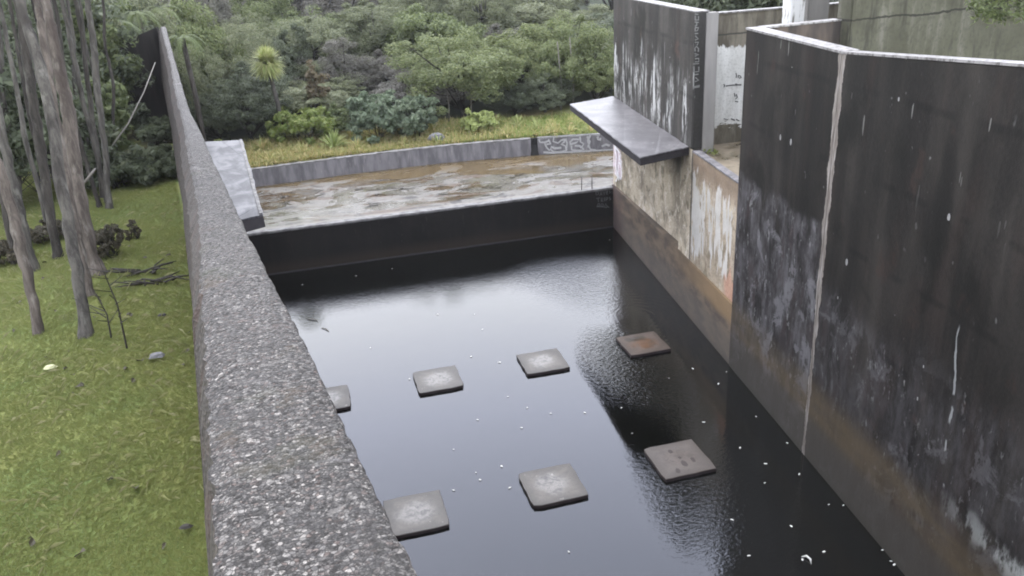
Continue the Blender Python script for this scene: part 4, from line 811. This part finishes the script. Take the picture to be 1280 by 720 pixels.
# meadow grass
def blades(name, n, xy, zf, L, wd, mat, lean=.5, r=rng, comb=False):
    x, y = xy(n); z = np.array([zf(a, b) for a, b in zip(x, y)]); c = np.stack([x, y, z], 1); k = len(x)
    a = r.uniform(0, 6.283, k)
    if comb: a = 1.9 * np.sin(x * .7 + 1.7 * np.sin(y * .5)) + 1.6 * np.sin(y * .6 + 1.3 * np.sin(x * .9)) + r.normal(0, 1.25, k)
    ln = L * r.uniform(.5, 1.3, k); le = lean * r.uniform(.2, 1.4, k)
    d = np.stack([np.cos(a) * le, np.sin(a) * le, np.ones(k)], 1); d /= np.linalg.norm(d, axis=1, keepdims=True); s = np.stack([-np.sin(a), np.cos(a), np.zeros(k)], 1) * (wd / 2)
    tip = c + d * ln[:, None]; tip[:, 2] -= (le * ln * .2); mid = c + d * (ln * .55)[:, None]
    v = np.stack([c - s, c + s, mid + s * .8, tip, mid - s * .8], 1).reshape(-1, 3); f = np.arange(5 * k).reshape(k, 5)
    return link_mesh(name, np_mesh(name, v, f, M[mat]), None)
def mxy(n):
    x = rng.uniform(-4, 12, n); y = np.interp(x, KX, KY) + .08 + 3.6 * rng.uniform(0, 1, n) ** 1.3; return x, y
def patchy(fn, sc, th, inv=False):
    def g_(n):
        x, y = fn(n); v = np.sin(x * sc + 1.3 * np.sin(y * sc * .8)) * np.sin(y * sc * 1.1 + 1.7 * np.sin(x * sc * .5)); k = (v < th) if inv else (v > th); return x[k], y[k]
    return g_
def split_x(fn, x0, sgn, soft=2.):
    def g_(n):
        x, y = fn(n); k = sgn * (x - x0 + rng.normal(0, soft, len(x))) > 0; return x[k], y[k]
    return g_
tag(blades('meadow_grass', 34000, split_x(mxy, 6.2, -1), far_ground, .24, .03, 'grass_dry', .8), 'dry yellowish meadow grass behind the kerb wall', 'grass', kind='stuff')
tag(blades('green_meadow_grass', 26000, split_x(mxy, 5.6, 1), far_ground, .18, .03, 'grass_green', .8), 'fresh green meadow grass below the slab tip', 'grass', kind='stuff')
def lxy(n):
    y = 3.6 + 16.5 * rng.uniform(0, 1, n) ** 1.25; xo = np.interp(y, [p[0] for p in LXI], [p[1] for p in LXI]) - .5; x = xo - rng.uniform(0, 1, n) * (2.5 + .36 * y); return x, y
tag(blades('lawn_grass', 460000, lxy, left_ground, .06, .0028, 'grass', 1.15, comb=True), 'short soft mossy grass of the lawn left of the aggregate wall', 'grass', kind='stuff')
tag(blades('long_lawn_grass', 15000, patchy(lxy, 1.7, -.3), left_ground, .16, .0026, 'grass_long', 1.3, comb=True), 'sparse longer pale grass blades lying on the lawn', 'grass', kind='stuff')

# left trees
def px_tree(name, pix, widths, y0, label, bark, ytilt=0, crown_seed=None, top=5.0, zb=None, kind='trunk'):
    """trunk drawn through picture points at its own depth; continues above the frame to a crown"""
    z0 = None; base = ony(pix[0], y0); zg = left_ground(base.x, base.y); base.z = zg
    pts = [base]; wd = [widths[0]]
    for (q, w_) in zip(pix[1:], widths[1:]):
        u = (pix[0][1] - q[1]) / max(1, pix[0][1]); pts.append(ony(q, y0 + ytilt * u)); wd.append(w_)
    rad = [w_ / CF * (p.length) * .5 * .58 for w_, p in zip(wd, pts)]
    d = (pts[-1] - pts[-2]).normalized(); d = (d + Vector((0, 0, 1.2))).normalized(); k = 3
    last = pts[-1]
    for i in range(1, k + 1): pts.append(last + d * (top - last.z) * i / k + Vector((random.uniform(-.12, .12), random.uniform(-.12, .12), 0))); rad.append(rad[len(wd) - 1] * (1 - .2 * i))
    # resample smooth
    P = []; R = []
    for i in range(len(pts) - 1):
        p0, p1, p2, p3 = pts[max(0, i - 1)], pts[i], pts[i + 1], pts[min(len(pts) - 1, i + 2)]
        for s_ in range(5):
            u = s_ / 5; P.append(.5 * ((2 * p1) + (p2 - p0) * u + (2 * p0 - 5 * p1 + 4 * p2 - p3) * u * u + (3 * p1 - p0 - 3 * p2 + p3) * u ** 3)); R.append(rad[i] + (rad[i + 1] - rad[i]) * u)
    P.append(pts[-1]); R.append(rad[-1]); o = empty(name, base, label, 'tree')
    P = [p - base for p in P]; P.insert(0, P[0] - Vector((0, 0, .35))); R[0] *= 1.4; R[1] *= 1.12; R.insert(0, R[0] * 1.35)
    t = MB(); rr = random.Random(int(pix[0][0]) + 1); t.tube([p_ + Vector((rr.uniform(-1, 1), rr.uniform(-1, 1), 0)) * r_ * .22 for p_, r_ in zip(P, R)], R, 12, wob=.10, rnd=rr)
    tp = P[-1]
    if crown_seed is not None:
        r = np.random.default_rng(crown_seed); Pc, nn, cc = crown_arrays(1.1, 1.1, .8, 34, 70, .08, r, .5, .3, .3); v, f = quads_leaves(Pc + np.array(tp) + np.array([0, 0, .3]), nn, .085, .42, r)
        c = link_mesh('crown', np_mesh('crown', v, f, M['leaf_dark']), None); c.parent = o
        for q in rr.sample(range(len(cc)), 8): q1 = Vector(cc[q]) + tp + Vector((0, 0, .3)); t.tube([P[-4], P[-4].lerp(q1, .5), q1], [R[-1] * .7, R[-1] * .45, .012], 5)
    tr = t.build('trunk', M[bark], smooth=True); tr.parent = o
    return o
px_tree('slender_tree', [(108, 420), (98, 350), (86, 285), (72, 200), (56, 110), (38, 45), (24, 0)], [22, 22, 22, 21, 20, 18, 16], 9.4, 'thick grey tree trunk standing foremost in the clump on the lawn', 'bark_grey', 1.0, 1)
px_tree('slender_tree', [(124, 350), (110, 300), (97, 235), (87, 150), (76, 100), (64, 40), (55, -5)], [26, 25, 25, 24, 22, 20, 19], 11.4, 'smooth pinkish tree trunk right behind the front grey trunk', 'bark_pink', .6, 2)
px_tree('slender_tree', [(113, 372), (98, 300), (84, 230), (72, 160), (63, 100), (52, 34), (44, -10)], [15, 15, 16, 15, 14, 13, 12], 10.6, 'thinner brownish trunk squeezed between the grey and pinkish trunks', 'bark_pink', .8, 3)
px_tree('slender_tree', [(47, 414), (36, 350), (24, 300), (10, 245), (-2, 205), (-30, 120)], [16, 18, 20, 18, 16, 14], 9.75, 'leaning grey trunk standing closest to the left edge on the lawn', 'bark_pink', .6, 4)
px_tree('slender_tree', [(42, 335), (30, 285), (18, 235), (7, 190), (-3, 140), (-20, 60)], [17, 16, 17, 16, 14, 13], 12.1, 'mossy grey trunk behind the leaning one at the left edge', 'bark_grey', .5, 5)
px_tree('slender_tree', [(57, 275), (44, 220), (30, 165), (22, 115), (10, 60), (0, 10)], [8, 8, 9, 8, 7, 7], 14.3, 'thin dark stem, left one of two between edge trunks and front clump', 'bark_grey', .5, 6)
px_tree('slender_tree', [(62, 262), (52, 215), (40, 160), (32, 120), (22, 60), (12, 5)], [7, 7, 7, 7, 6, 6], 14.9, 'thin dark stem, right one of two between edge trunks and front clump', 'bark_dark', .5, 7)
px_tree('slender_tree', [(137, 262), (131, 190), (123, 120), (117, 60), (112, 20), (108, -5)], [11, 11, 12, 12, 11, 10], 15.5, 'grey trunk at the right end of the thin cluster near the dark wing wall', 'bark_grey', .4, 8)
px_tree('slender_tree', [(131, 240), (118, 180), (104, 130), (96, 90), (86, 40), (78, 0)], [9, 9, 9, 9, 8, 8], 15.9, 'slim grey trunk second from the right in the thin cluster near the wing wall', 'bark_grey', .4, 9)
px_tree('slender_tree', [(121, 245), (108, 205), (97, 165), (88, 130), (80, 85), (68, 0)], [8, 8, 8, 8, 7, 7], 15.6, 'crooked thin stem at the left of the thin cluster near the wing wall', 'bark_dark', .4, 10)
px_tree('slender_tree', [(128, 250), (123, 200), (113, 130), (105, 60), (98, 20), (92, -8)], [8, 9, 9, 8, 8, 7], 16.4, 'slim dark trunk in the middle of the thin cluster', 'bark_dark', .4, 11)
px_tree('slender_tree', [(20, 330), (8, 270), (-5, 200), (-20, 120)], [12, 12, 12, 11], 12.8, 'dark narrow trunk cut by the left edge of the picture', 'bark_dark', .4, 12)
px_tree('slender_tree', [(72, 320), (60, 250), (48, 170), (38, 100), (28, 30), (22, 0)], [16, 17, 17, 16, 15, 14], 12.6, 'dark trunk directly behind the front grey trunk', 'bark_dark', .4, 13)
for k, (x0_, x1_, r0_, y_, w_, bk) in enumerate(((88, 40, 250, 17.5, 7, 'bark_dark'), (150, 128, 215, 19.0, 6, 'bark_dark'), (112, 84, 232, 18.2, 7, 'bark_grey'), (78, 22, 262, 16.6, 6, 'bark_dark'), (26, -8, 268, 16.0, 9, 'bark_grey'), (142, 100, 232, 17.6, 5, 'bark_grey'), (98, 62, 228, 19.5, 6, 'bark_grey'), (8, -26, 262, 17.2, 8, 'bark_dark'))):
    px_tree('slender_tree', [(x0_, r0_), (x0_ * .75 + x1_ * .25 + (3, -3)[k % 2], r0_ * .75), (x0_ * .5 + x1_ * .5 + (-4, 3)[k % 2], r0_ * .5), (x0_ * .22 + x1_ * .78 + (2, -2)[k % 2], r0_ * .25), (x1_, 0)], [w_, w_, w_ * .95, w_ * .9, w_ * .8], y_, ['thin dark pole stem behind the front clump leaning left', 'thin dark stem nearest to the wing wall', 'thin grey stem rising behind the left half of the thin cluster', 'very thin dark stem crossing behind the front clump', 'grey stem behind the mossy trunk near the left edge', 'very thin grey stem at the right foot of the thin cluster', 'thin grey stem seen between front clump and thin cluster', 'dark stem half cut by the left edge far behind'][k], bk, .3, 20 + k)
# stick leaning on the wing wall, broken sticks
def stick(pix, ys, r, label, mat='stick', name='dead_branch'):
    pts = [ony(q, y) for q, y in zip(pix, ys)]; t = MB(); t.tube(pts, [r * (1 - .12 * i) for i in range(len(pts))], 6); return tag(t.build(name, M[mat], smooth=True), label, 'branch')
stick([(136, 188), (160, 155), (180, 115), (194, 78)], [17.5, 18.2, 19, 20], (.017), 'long pale dead branch leaning up across the dark wing wall')
stick([(103, 232), (119, 211)], [13.4, 13.4], (.022), 'short broken pale stick caught among the thin trunks')
rr = random.Random(17)
for k, (px, row, y) in enumerate(((178, 352, 11.2), (200, 366, 10.8))):
    o = empty('fallen_branch', (0, 0, 0), ['dark fallen twiggy branch lying on the lawn, the left of two', 'dark fallen twiggy branch lying on the lawn, the right of two nearer the wall'][k], 'branch'); p = ony((px, row), y); p.z = left_ground(p.x, p.y); o.location = p
    t = MB()
    for j in range(9):
        a = rr.uniform(-.5, .5) + (0 if j % 2 else 3.1); L = rr.uniform(.2, .55); t.tube([Vector((rr.uniform(-.2, .2), rr.uniform(-.1, .1), .03)), Vector((math.cos(a) * L * .6, math.sin(a) * L * .5, .08)), Vector((math.cos(a) * L, math.sin(a) * L, rr.uniform(.03, .16)))], [.016, .012, .006], 5)
    ob = t.build('twigs', M['clod'], smooth=True); ob.parent = o
for k, (px, row, h, lb) in enumerate(((160, 440, 1.05, 'bare thin sapling standing on the lawn between trunks and wall, the taller one'), (140, 425, .6, 'small bare sapling left of the taller sapling on the lawn'))):
    p = onz((px, row), -3.8); p.z = left_ground(p.x, p.y); t = MB(); t.tube([p, p + Vector((.02, 0, h * .5)), p + Vector((-.05, .02, h))], [.012, .009, .004], 5)
    for j in range(9):
        z_ = h * (.3 + .07 * j); a = rr.uniform(0, 6.3); L = rr.uniform(.12, .34); t.tube([p + Vector((0, 0, z_)), p + Vector((math.cos(a) * L, math.sin(a) * L, z_ + L * .5))], [.006, .003], 4)
    tag(t.build('bare_sapling', M['clod']), lb, 'sapling')
# left undergrowth
def lshrub(px, row, y, w, h, mat, label, seed, size=.06, n=60, nl=60, name='undergrowth_shrub'):
    return shrub(name, px, row, y, w, h, mat, label, seed, n, nl, size, .7, None, 4, left_ground)
lshrub(136, 322, 12.2, .55, .48, 'dead_leaf', 'small brown twiggy bush on the lawn behind the pinkish trunk', 601, .02, 90, 110)
lshrub(166, 290, 13.3, .22, .3, 'dead_leaf', 'tiny dark tuft on the lawn between the brown bush and the wall', 602, .03, 20, 30)
lshrub(10, 332, 12.9, .7, .4, 'dead_leaf', 'brown low scrub at the left edge behind the mossy trunk', 603, .022, 90, 110)
lshrub(64, 308, 13.8, .6, .32, 'dead_leaf', 'dead brown ferns behind the front trunk clump', 604, .022, 90, 110)
U = [(150, 222, 17.8, 1.5, .8, 'leaf_dark', 'low dark undergrowth at the end of the lawn by the thin trunks'), (185, 222, 18.2, 1.5, .75, 'leaf_dark', 'low dark undergrowth at the end of the lawn below the wing wall'), (216, 220, 17.9, .8, .55, 'leaf_dark', 'low dark undergrowth touching the aggregate wall at the lawn end'), (30, 250, 16.5, 2.6, 2.6, 'leaf_dark', 'dark shrub behind the left edge trunks'), (72, 240, 18, 2.3, 2.8, 'leaf_dark', 'dark shrub behind the front trunk clump'), (104, 215, 19.5, 1.9, 2.4, 'leaf_dark', 'dark shrub behind the thin trunk cluster'), (137, 205, 19.6, 1.2, 2.3, 'leaf_bush', 'leafy shrub between the thin trunks and the wing wall'), (178, 205, 23.5, 1.3, 1.0, 'leaf_dark', 'dark leafy shrub growing at the foot of the wing wall'),
     (207, 205, 22.5, .9, .6, 'leaf_dark', 'small dark shrub tucked between wing wall and aggregate wall'), (132, 120, 25.0, 1.8, 4.2, 'leaf_bush', 'tall leafy bush left of the wing wall top'), (20, 120, 23, 4.0, 5.2, 'leaf_dark', 'tall dark bush in the upper left corner'), (70, 120, 25, 4.0, 5.4, 'leaf_dark', 'tall dark bush seen between the upper trunks'), (95, 100, 26.5, 3.0, 5.6, 'leaf_grey', 'tall grey-green bush behind the thin trunk cluster'), (-30, 200, 17, 3.2, 4.5, 'leaf_dark', 'dark bush outside the left edge behind the trunks')]
for k, (px, row, y, w_, h_, mt, lb) in enumerate(U): lshrub(px, row, y, w_, h_, mt, lb, 620 + k, .07 if h_ < 4 else .085, 100 if h_ > 3 else 70, 80)
for k, (px, pt, y, wp, kd, lb) in enumerate(((150, -20, 33, 110, 'grey', 'grey-green tree behind the top of the wing wall'), (205, -10, 36, 110, 'bush', 'green tree rising behind the end of the aggregate wall'), (90, -60, 32, 150, 'dark', 'dark tree behind the thin cluster reaching the top edge'), (20, -60, 31, 150, 'dark', 'dark tree at the top left corner behind all trunks'), (-60, -60, 29, 160, 'bush', 'green tree outside the left edge of the wood'), (232, 20, 39, 90, 'grey', 'layered grey-green tree just right of the wall end'))):
    tree_px(kd, k % 2, pxc := px, pt, y, wp, lb, rz=k * 2.1)
# tree ferns (bright fronds)
def fern(px, row, y, L, n, label, seed, zf):
    rr = random.Random(seed); c = ony((px, row), y); zb = zf(c.x, c.y); o = empty('tree_fern', (c.x, c.y, zb), label, 'tree fern'); h = c.z - zb
    t = MB(); t.tube([Vector((0, 0, -.2)), Vector((.05, 0, h * .5)), Vector((0, 0, h))], [.11, .09, .08], 8); ob = t.build('trunk', M['bark_dark'], smooth=True); ob.parent = o
    f = MB()
    for k in range(n):
        a = 6.283 * k / n + rr.uniform(-.2, .2); up = rr.uniform(.25, .6); pts = [Vector((math.cos(a) * L * u, math.sin(a) * L * u, h + L * (up * 1.6 * u - 1.2 * u * u))) for u in np.linspace(0, 1, 9)]
        sd = Vector((-math.sin(a), math.cos(a), 0))
        for j in range(1, 9):
            for sg in (-1, 1):
                for m_ in range(2):
                    p = pts[j - 1].lerp(pts[j], m_ / 2); w_ = L * .22 * math.sin(math.pi * (.12 + .85 * (j - 1) / 8)); q = p + sd * sg * w_ + (pts[j] - pts[j - 1]) * .8 - Vector((0, 0, w_ * .25)); dd = (pts[j] - pts[j - 1]) * .22
                    f.add([p - dd, p + dd, q], [(0, 1, 2)])
    ob = f.build('fronds', M['leaf_fern'], fix=False); ob.parent = o
fern(228, 48, 30.5, .75, 13, 'bright tree fern with arching fronds just right of the wall end', 1, lambda x, y: far_ground(x, y))
fern(200, 12, 33, .8, 12, 'tree fern high above the wing wall, with spreading green fronds', 2, far_ground)
fern(146, 30, 27.5, .7, 12, 'tree fern left of the wing wall top', 3, left_ground)
fern(172, 18, 29.5, .7, 12, 'small tree fern directly above the wing wall', 4, far_ground)
# behind the right structures
for k, (px, y, w_, h_, mt, lb) in enumerate(((905, 21.5, 3.0, 4.6, 'leaf_dark', 'dark tree behind the recess wall, seen over its coping'), (850, 25.5, 3.0, 5.2, 'leaf_dark', 'dark tree behind the streaked upper wall, at its near end'), (968, 20.5, 2.8, 4.5, 'leaf_dark', 'dark tree behind the white post'))):
    d = ray((px, 0)); x = d.x / d.y * y; zb = -4.9
    cm, tm = tree_meshes('backdrop', w_ / 2, w_ / 2, h_ * .5, h_ * .25, mt, 'bark_dark', 700 + k, 110, 80, .09, .8, .3, .08); plant('backdrop_tree', (cm, tm), (x, y, zb), lb, 'tree')
# overhanging branch top right
p = ony((1252, 10), 11.6); r = np.random.default_rng(77)
o = empty('overhanging_branch', p, 'leafy green branch hanging in at the top right corner before the mossy wall', 'branch')
cl = np.array([(-.45, .0, .02), (-.3, -.1, -.03), (-.15, .05, -.06), (0, 0, -.10), (.15, .1, -.12), (.3, -.1, -.10), (.45, 0, .02), (.1, .15, .08), (-.2, .1, .1), (.35, .1, .15), (-.05, -.1, .2), (.25, 0, .28), (.6, 0, .2), (-.55, .05, .14)]) * 1.0
Pc = (cl[:, None, :] + r.normal(size=(len(cl), 70, 3)) * .08).reshape(-1, 3); nn = r.normal(size=Pc.shape) + np.array([0, -.4, .7]); nn /= np.linalg.norm(nn, axis=1, keepdims=True)
v, f = quads_leaves(Pc, nn, .048, .35, r); c = link_mesh('leaves', np_mesh('leaves', v, f, M['leaf_bush']), None); c.parent = o
t = MB(); t.tube([Vector((.9, .6, 1.4)), Vector((.4, .1, .5)), Vector((.0, 0, -.0)), Vector((-.4, 0, .02))], [.05, .03, .018, .006], 6)
for q in cl[::2]: t.tube([Vector((.2, .05, .25)), Vector(q)], [.014, .005], 5)
ob = t.build('stem', M['bark_dark'], smooth=True); ob.parent = o
# recess weeds
for k, (px, row, y, lb) in enumerate(((884, 176, 15.75, 'small weed growing at the foot of the grey pilaster'), (895, 181, 15.45, 'tiny weed on the recess floor right of the pilaster weed'))):
    mb = MB(); blade_tuft(mb, Vector((0, 0, .0)), 26, .22 if k == 0 else .14, .03, rr, .1, .3); o = mb.build('weed', M['leaf_bright'], fix=False); q_ = ony((px, row), y); o.location = (q_.x, y, -4.25); tag(o, lb, 'weed')
# debris on the lawn
for k, (q_, s_, mt, nm, lb, ct_) in enumerate((((62, 457), .07, 'pale_leaf', 'fallen_leaf', 'pale yellow leaf lying on the lawn', 'leaf'), ((198, 453), .1, 'rock', 'stone', 'flat grey stone half sunk in the lawn near the wall', 'stone'), ((232, 659), .05, 'clod', 'clod', 'dark clod on the lawn close to the bottom of the wall', 'clod'), ((138, 600), .035, 'clod', 'clod', 'small dark clod on the open lawn', 'clod'), ((203, 394), .06, 'clod', 'clod', 'dark clod beside the wall below the fallen branches', 'clod'))):
    p = onz(q_, -3.75); p.z = left_ground(p.x, p.y) + .05; mb = MB(); rr3 = random.Random(k); n = 8
    mb.add([(math.cos(2 * math.pi * i / n) * s_ * rr3.uniform(.7, 1.2), math.sin(2 * math.pi * i / n) * s_ * .6 * rr3.uniform(.7, 1.2), 0) for i in range(n)] + [(math.cos(2 * math.pi * i / n) * s_ * .6, math.sin(2 * math.pi * i / n) * s_ * .35, s_ * .35) for i in range(n)], [(i, (i + 1) % n, n + (i + 1) % n, n + i) for i in range(n)] + [tuple(range(n, 2 * n))])
    o = mb.build(nm, M[mt]); o.location = p; tag(o, lb, ct_)

rl = random.Random(51); lms = []
for k in range(3):
    mb = MB(); n = 7; L_ = .045
    mb.add([(math.cos(2 * math.pi * i / n) * L_ * rl.uniform(.7, 1.2), math.sin(2 * math.pi * i / n) * L_ * .5 * rl.uniform(.7, 1.2), .012 + .012 * math.sin(2 * math.pi * i / n * 2)) for i in range(n)] + [(0, 0, .004)], [(i, (i + 1) % n, n) for i in range(n)]); me = mb.mesh('dead_leaf'); me.materials.append(M['dead_leaf']); lms.append(me)
for k in range(46):
    y_ = rl.uniform(4.3, 13); x_ = float(np.interp(y_, [p[0] for p in LXI], [p[1] for p in LXI])) - .62 - rl.random() ** 1.3 * (1.2 + .2 * y_)
    o = bpy.data.objects.new('dead_leaf', rl.choice(lms)); col.objects.link(o); o.location = (x_, y_, left_ground(x_, y_) + .03); o.rotation_euler = (rl.uniform(-.5, .5), rl.uniform(-.5, .5), rl.uniform(0, 6.3)); sc_ = rl.uniform(.4, 1.1); o.scale = (sc_,) * 3
    tag(o, 'small dark dead leaf lying in the lawn grass', 'leaf', 'dead leaves scattered on the lawn')
hz = MB(); hz.box((-300, -60, -11), (320, 470, 45)); hm = bpy.data.materials.new('haze'); hm.use_nodes = True; hn = hm.node_tree; hn.nodes.clear(); ho = hn.nodes.new('ShaderNodeOutputMaterial'); hv = hn.nodes.new('ShaderNodeVolumePrincipled')
hv.inputs['Color'].default_value = (.93, .95, 1, 1); hv.inputs['Density'].default_value = .0003; hn.links.new(hv.outputs[0], ho.inputs['Volume']); tag(hz.build('haze', hm), kind='stuff')
# ------------------------------------------------------------------ LIGHT
W = bpy.data.worlds.new('World'); scene.world = W; W.use_nodes = True; nt = W.node_tree; nt.nodes.clear()
sky = nt.nodes.new('ShaderNodeTexSky'); sky.sky_type = 'NISHITA'; sky.sun_disc = False
EL, AZ = math.radians(58), math.radians(-20)
sky.sun_elevation = EL; sky.sun_rotation = AZ; sky.air_density = 1.0; sky.dust_density = 4.0; sky.ozone_density = 1.0
hsv = nt.nodes.new('ShaderNodeHueSaturation'); hsv.inputs['Saturation'].default_value = .22
bg = nt.nodes.new('ShaderNodeBackground'); bg.inputs['Strength'].default_value = .13; wo = nt.nodes.new('ShaderNodeOutputWorld')
nt.links.new(sky.outputs[0], hsv.inputs['Color']); tcw = nt.nodes.new('ShaderNodeTexCoord'); sx = nt.nodes.new('ShaderNodeSeparateXYZ'); nt.links.new(tcw.outputs['Generated'], sx.inputs[0])
deck = nt.nodes.new('ShaderNodeValToRGB'); nt.links.new(sx.outputs[2], deck.inputs[0])          # even cloud deck: pale and white low down, bluer overhead
for e_, (p_, c_) in zip([deck.color_ramp.elements[0], deck.color_ramp.elements[1]] + [deck.color_ramp.elements.new(k_) for k_ in (.4, .52, .66)], ((.0, (1, 1.02, 1.05, 1)), (1., (.85, .80, .73, 1)), (.4, (.99, 1.02, 1.07, 1)), (.52, (.90, .955, 1.14, 1)), (.66, (.70, .76, .94, 1)))): e_.position = p_; e_.color = c_
gain_ = nt.nodes.new('ShaderNodeMix'); gain_.data_type = 'RGBA'; gain_.blend_type = 'MULTIPLY'; gain_.inputs[0].default_value = 1; nt.links.new(deck.outputs[0], gain_.inputs[6]); gain_.inputs[7].default_value = (15.5, 15.6, 16.2, 1)
mixw = nt.nodes.new('ShaderNodeMix'); mixw.data_type = 'RGBA'; mixw.inputs[0].default_value = .8; nt.links.new(hsv.outputs[0], mixw.inputs[6]); nt.links.new(gain_.outputs[2], mixw.inputs[7])
nt.links.new(mixw.outputs[2], bg.inputs['Color']); nt.links.new(bg.outputs[0], wo.inputs['Surface'])
sun = bpy.data.lights.new('sun', 'SUN'); sun.energy = .7; sun.angle = math.radians(35); sun.color = (1, .97, .93)
so = bpy.data.objects.new('sun', sun); col.objects.link(so)
dv = Vector((math.sin(AZ) * math.cos(EL), math.cos(AZ) * math.cos(EL), math.sin(EL))); so.rotation_euler = (-dv).to_track_quat('-Z', 'Y').to_euler()
scene.view_settings.view_transform = 'Standard'; scene.view_settings.look = 'None'; scene.view_settings.gamma = 1; scene.view_settings.use_curve_mapping = False
scene.view_settings.exposure = 1.5
scene.cycles.filter_width = 1.9
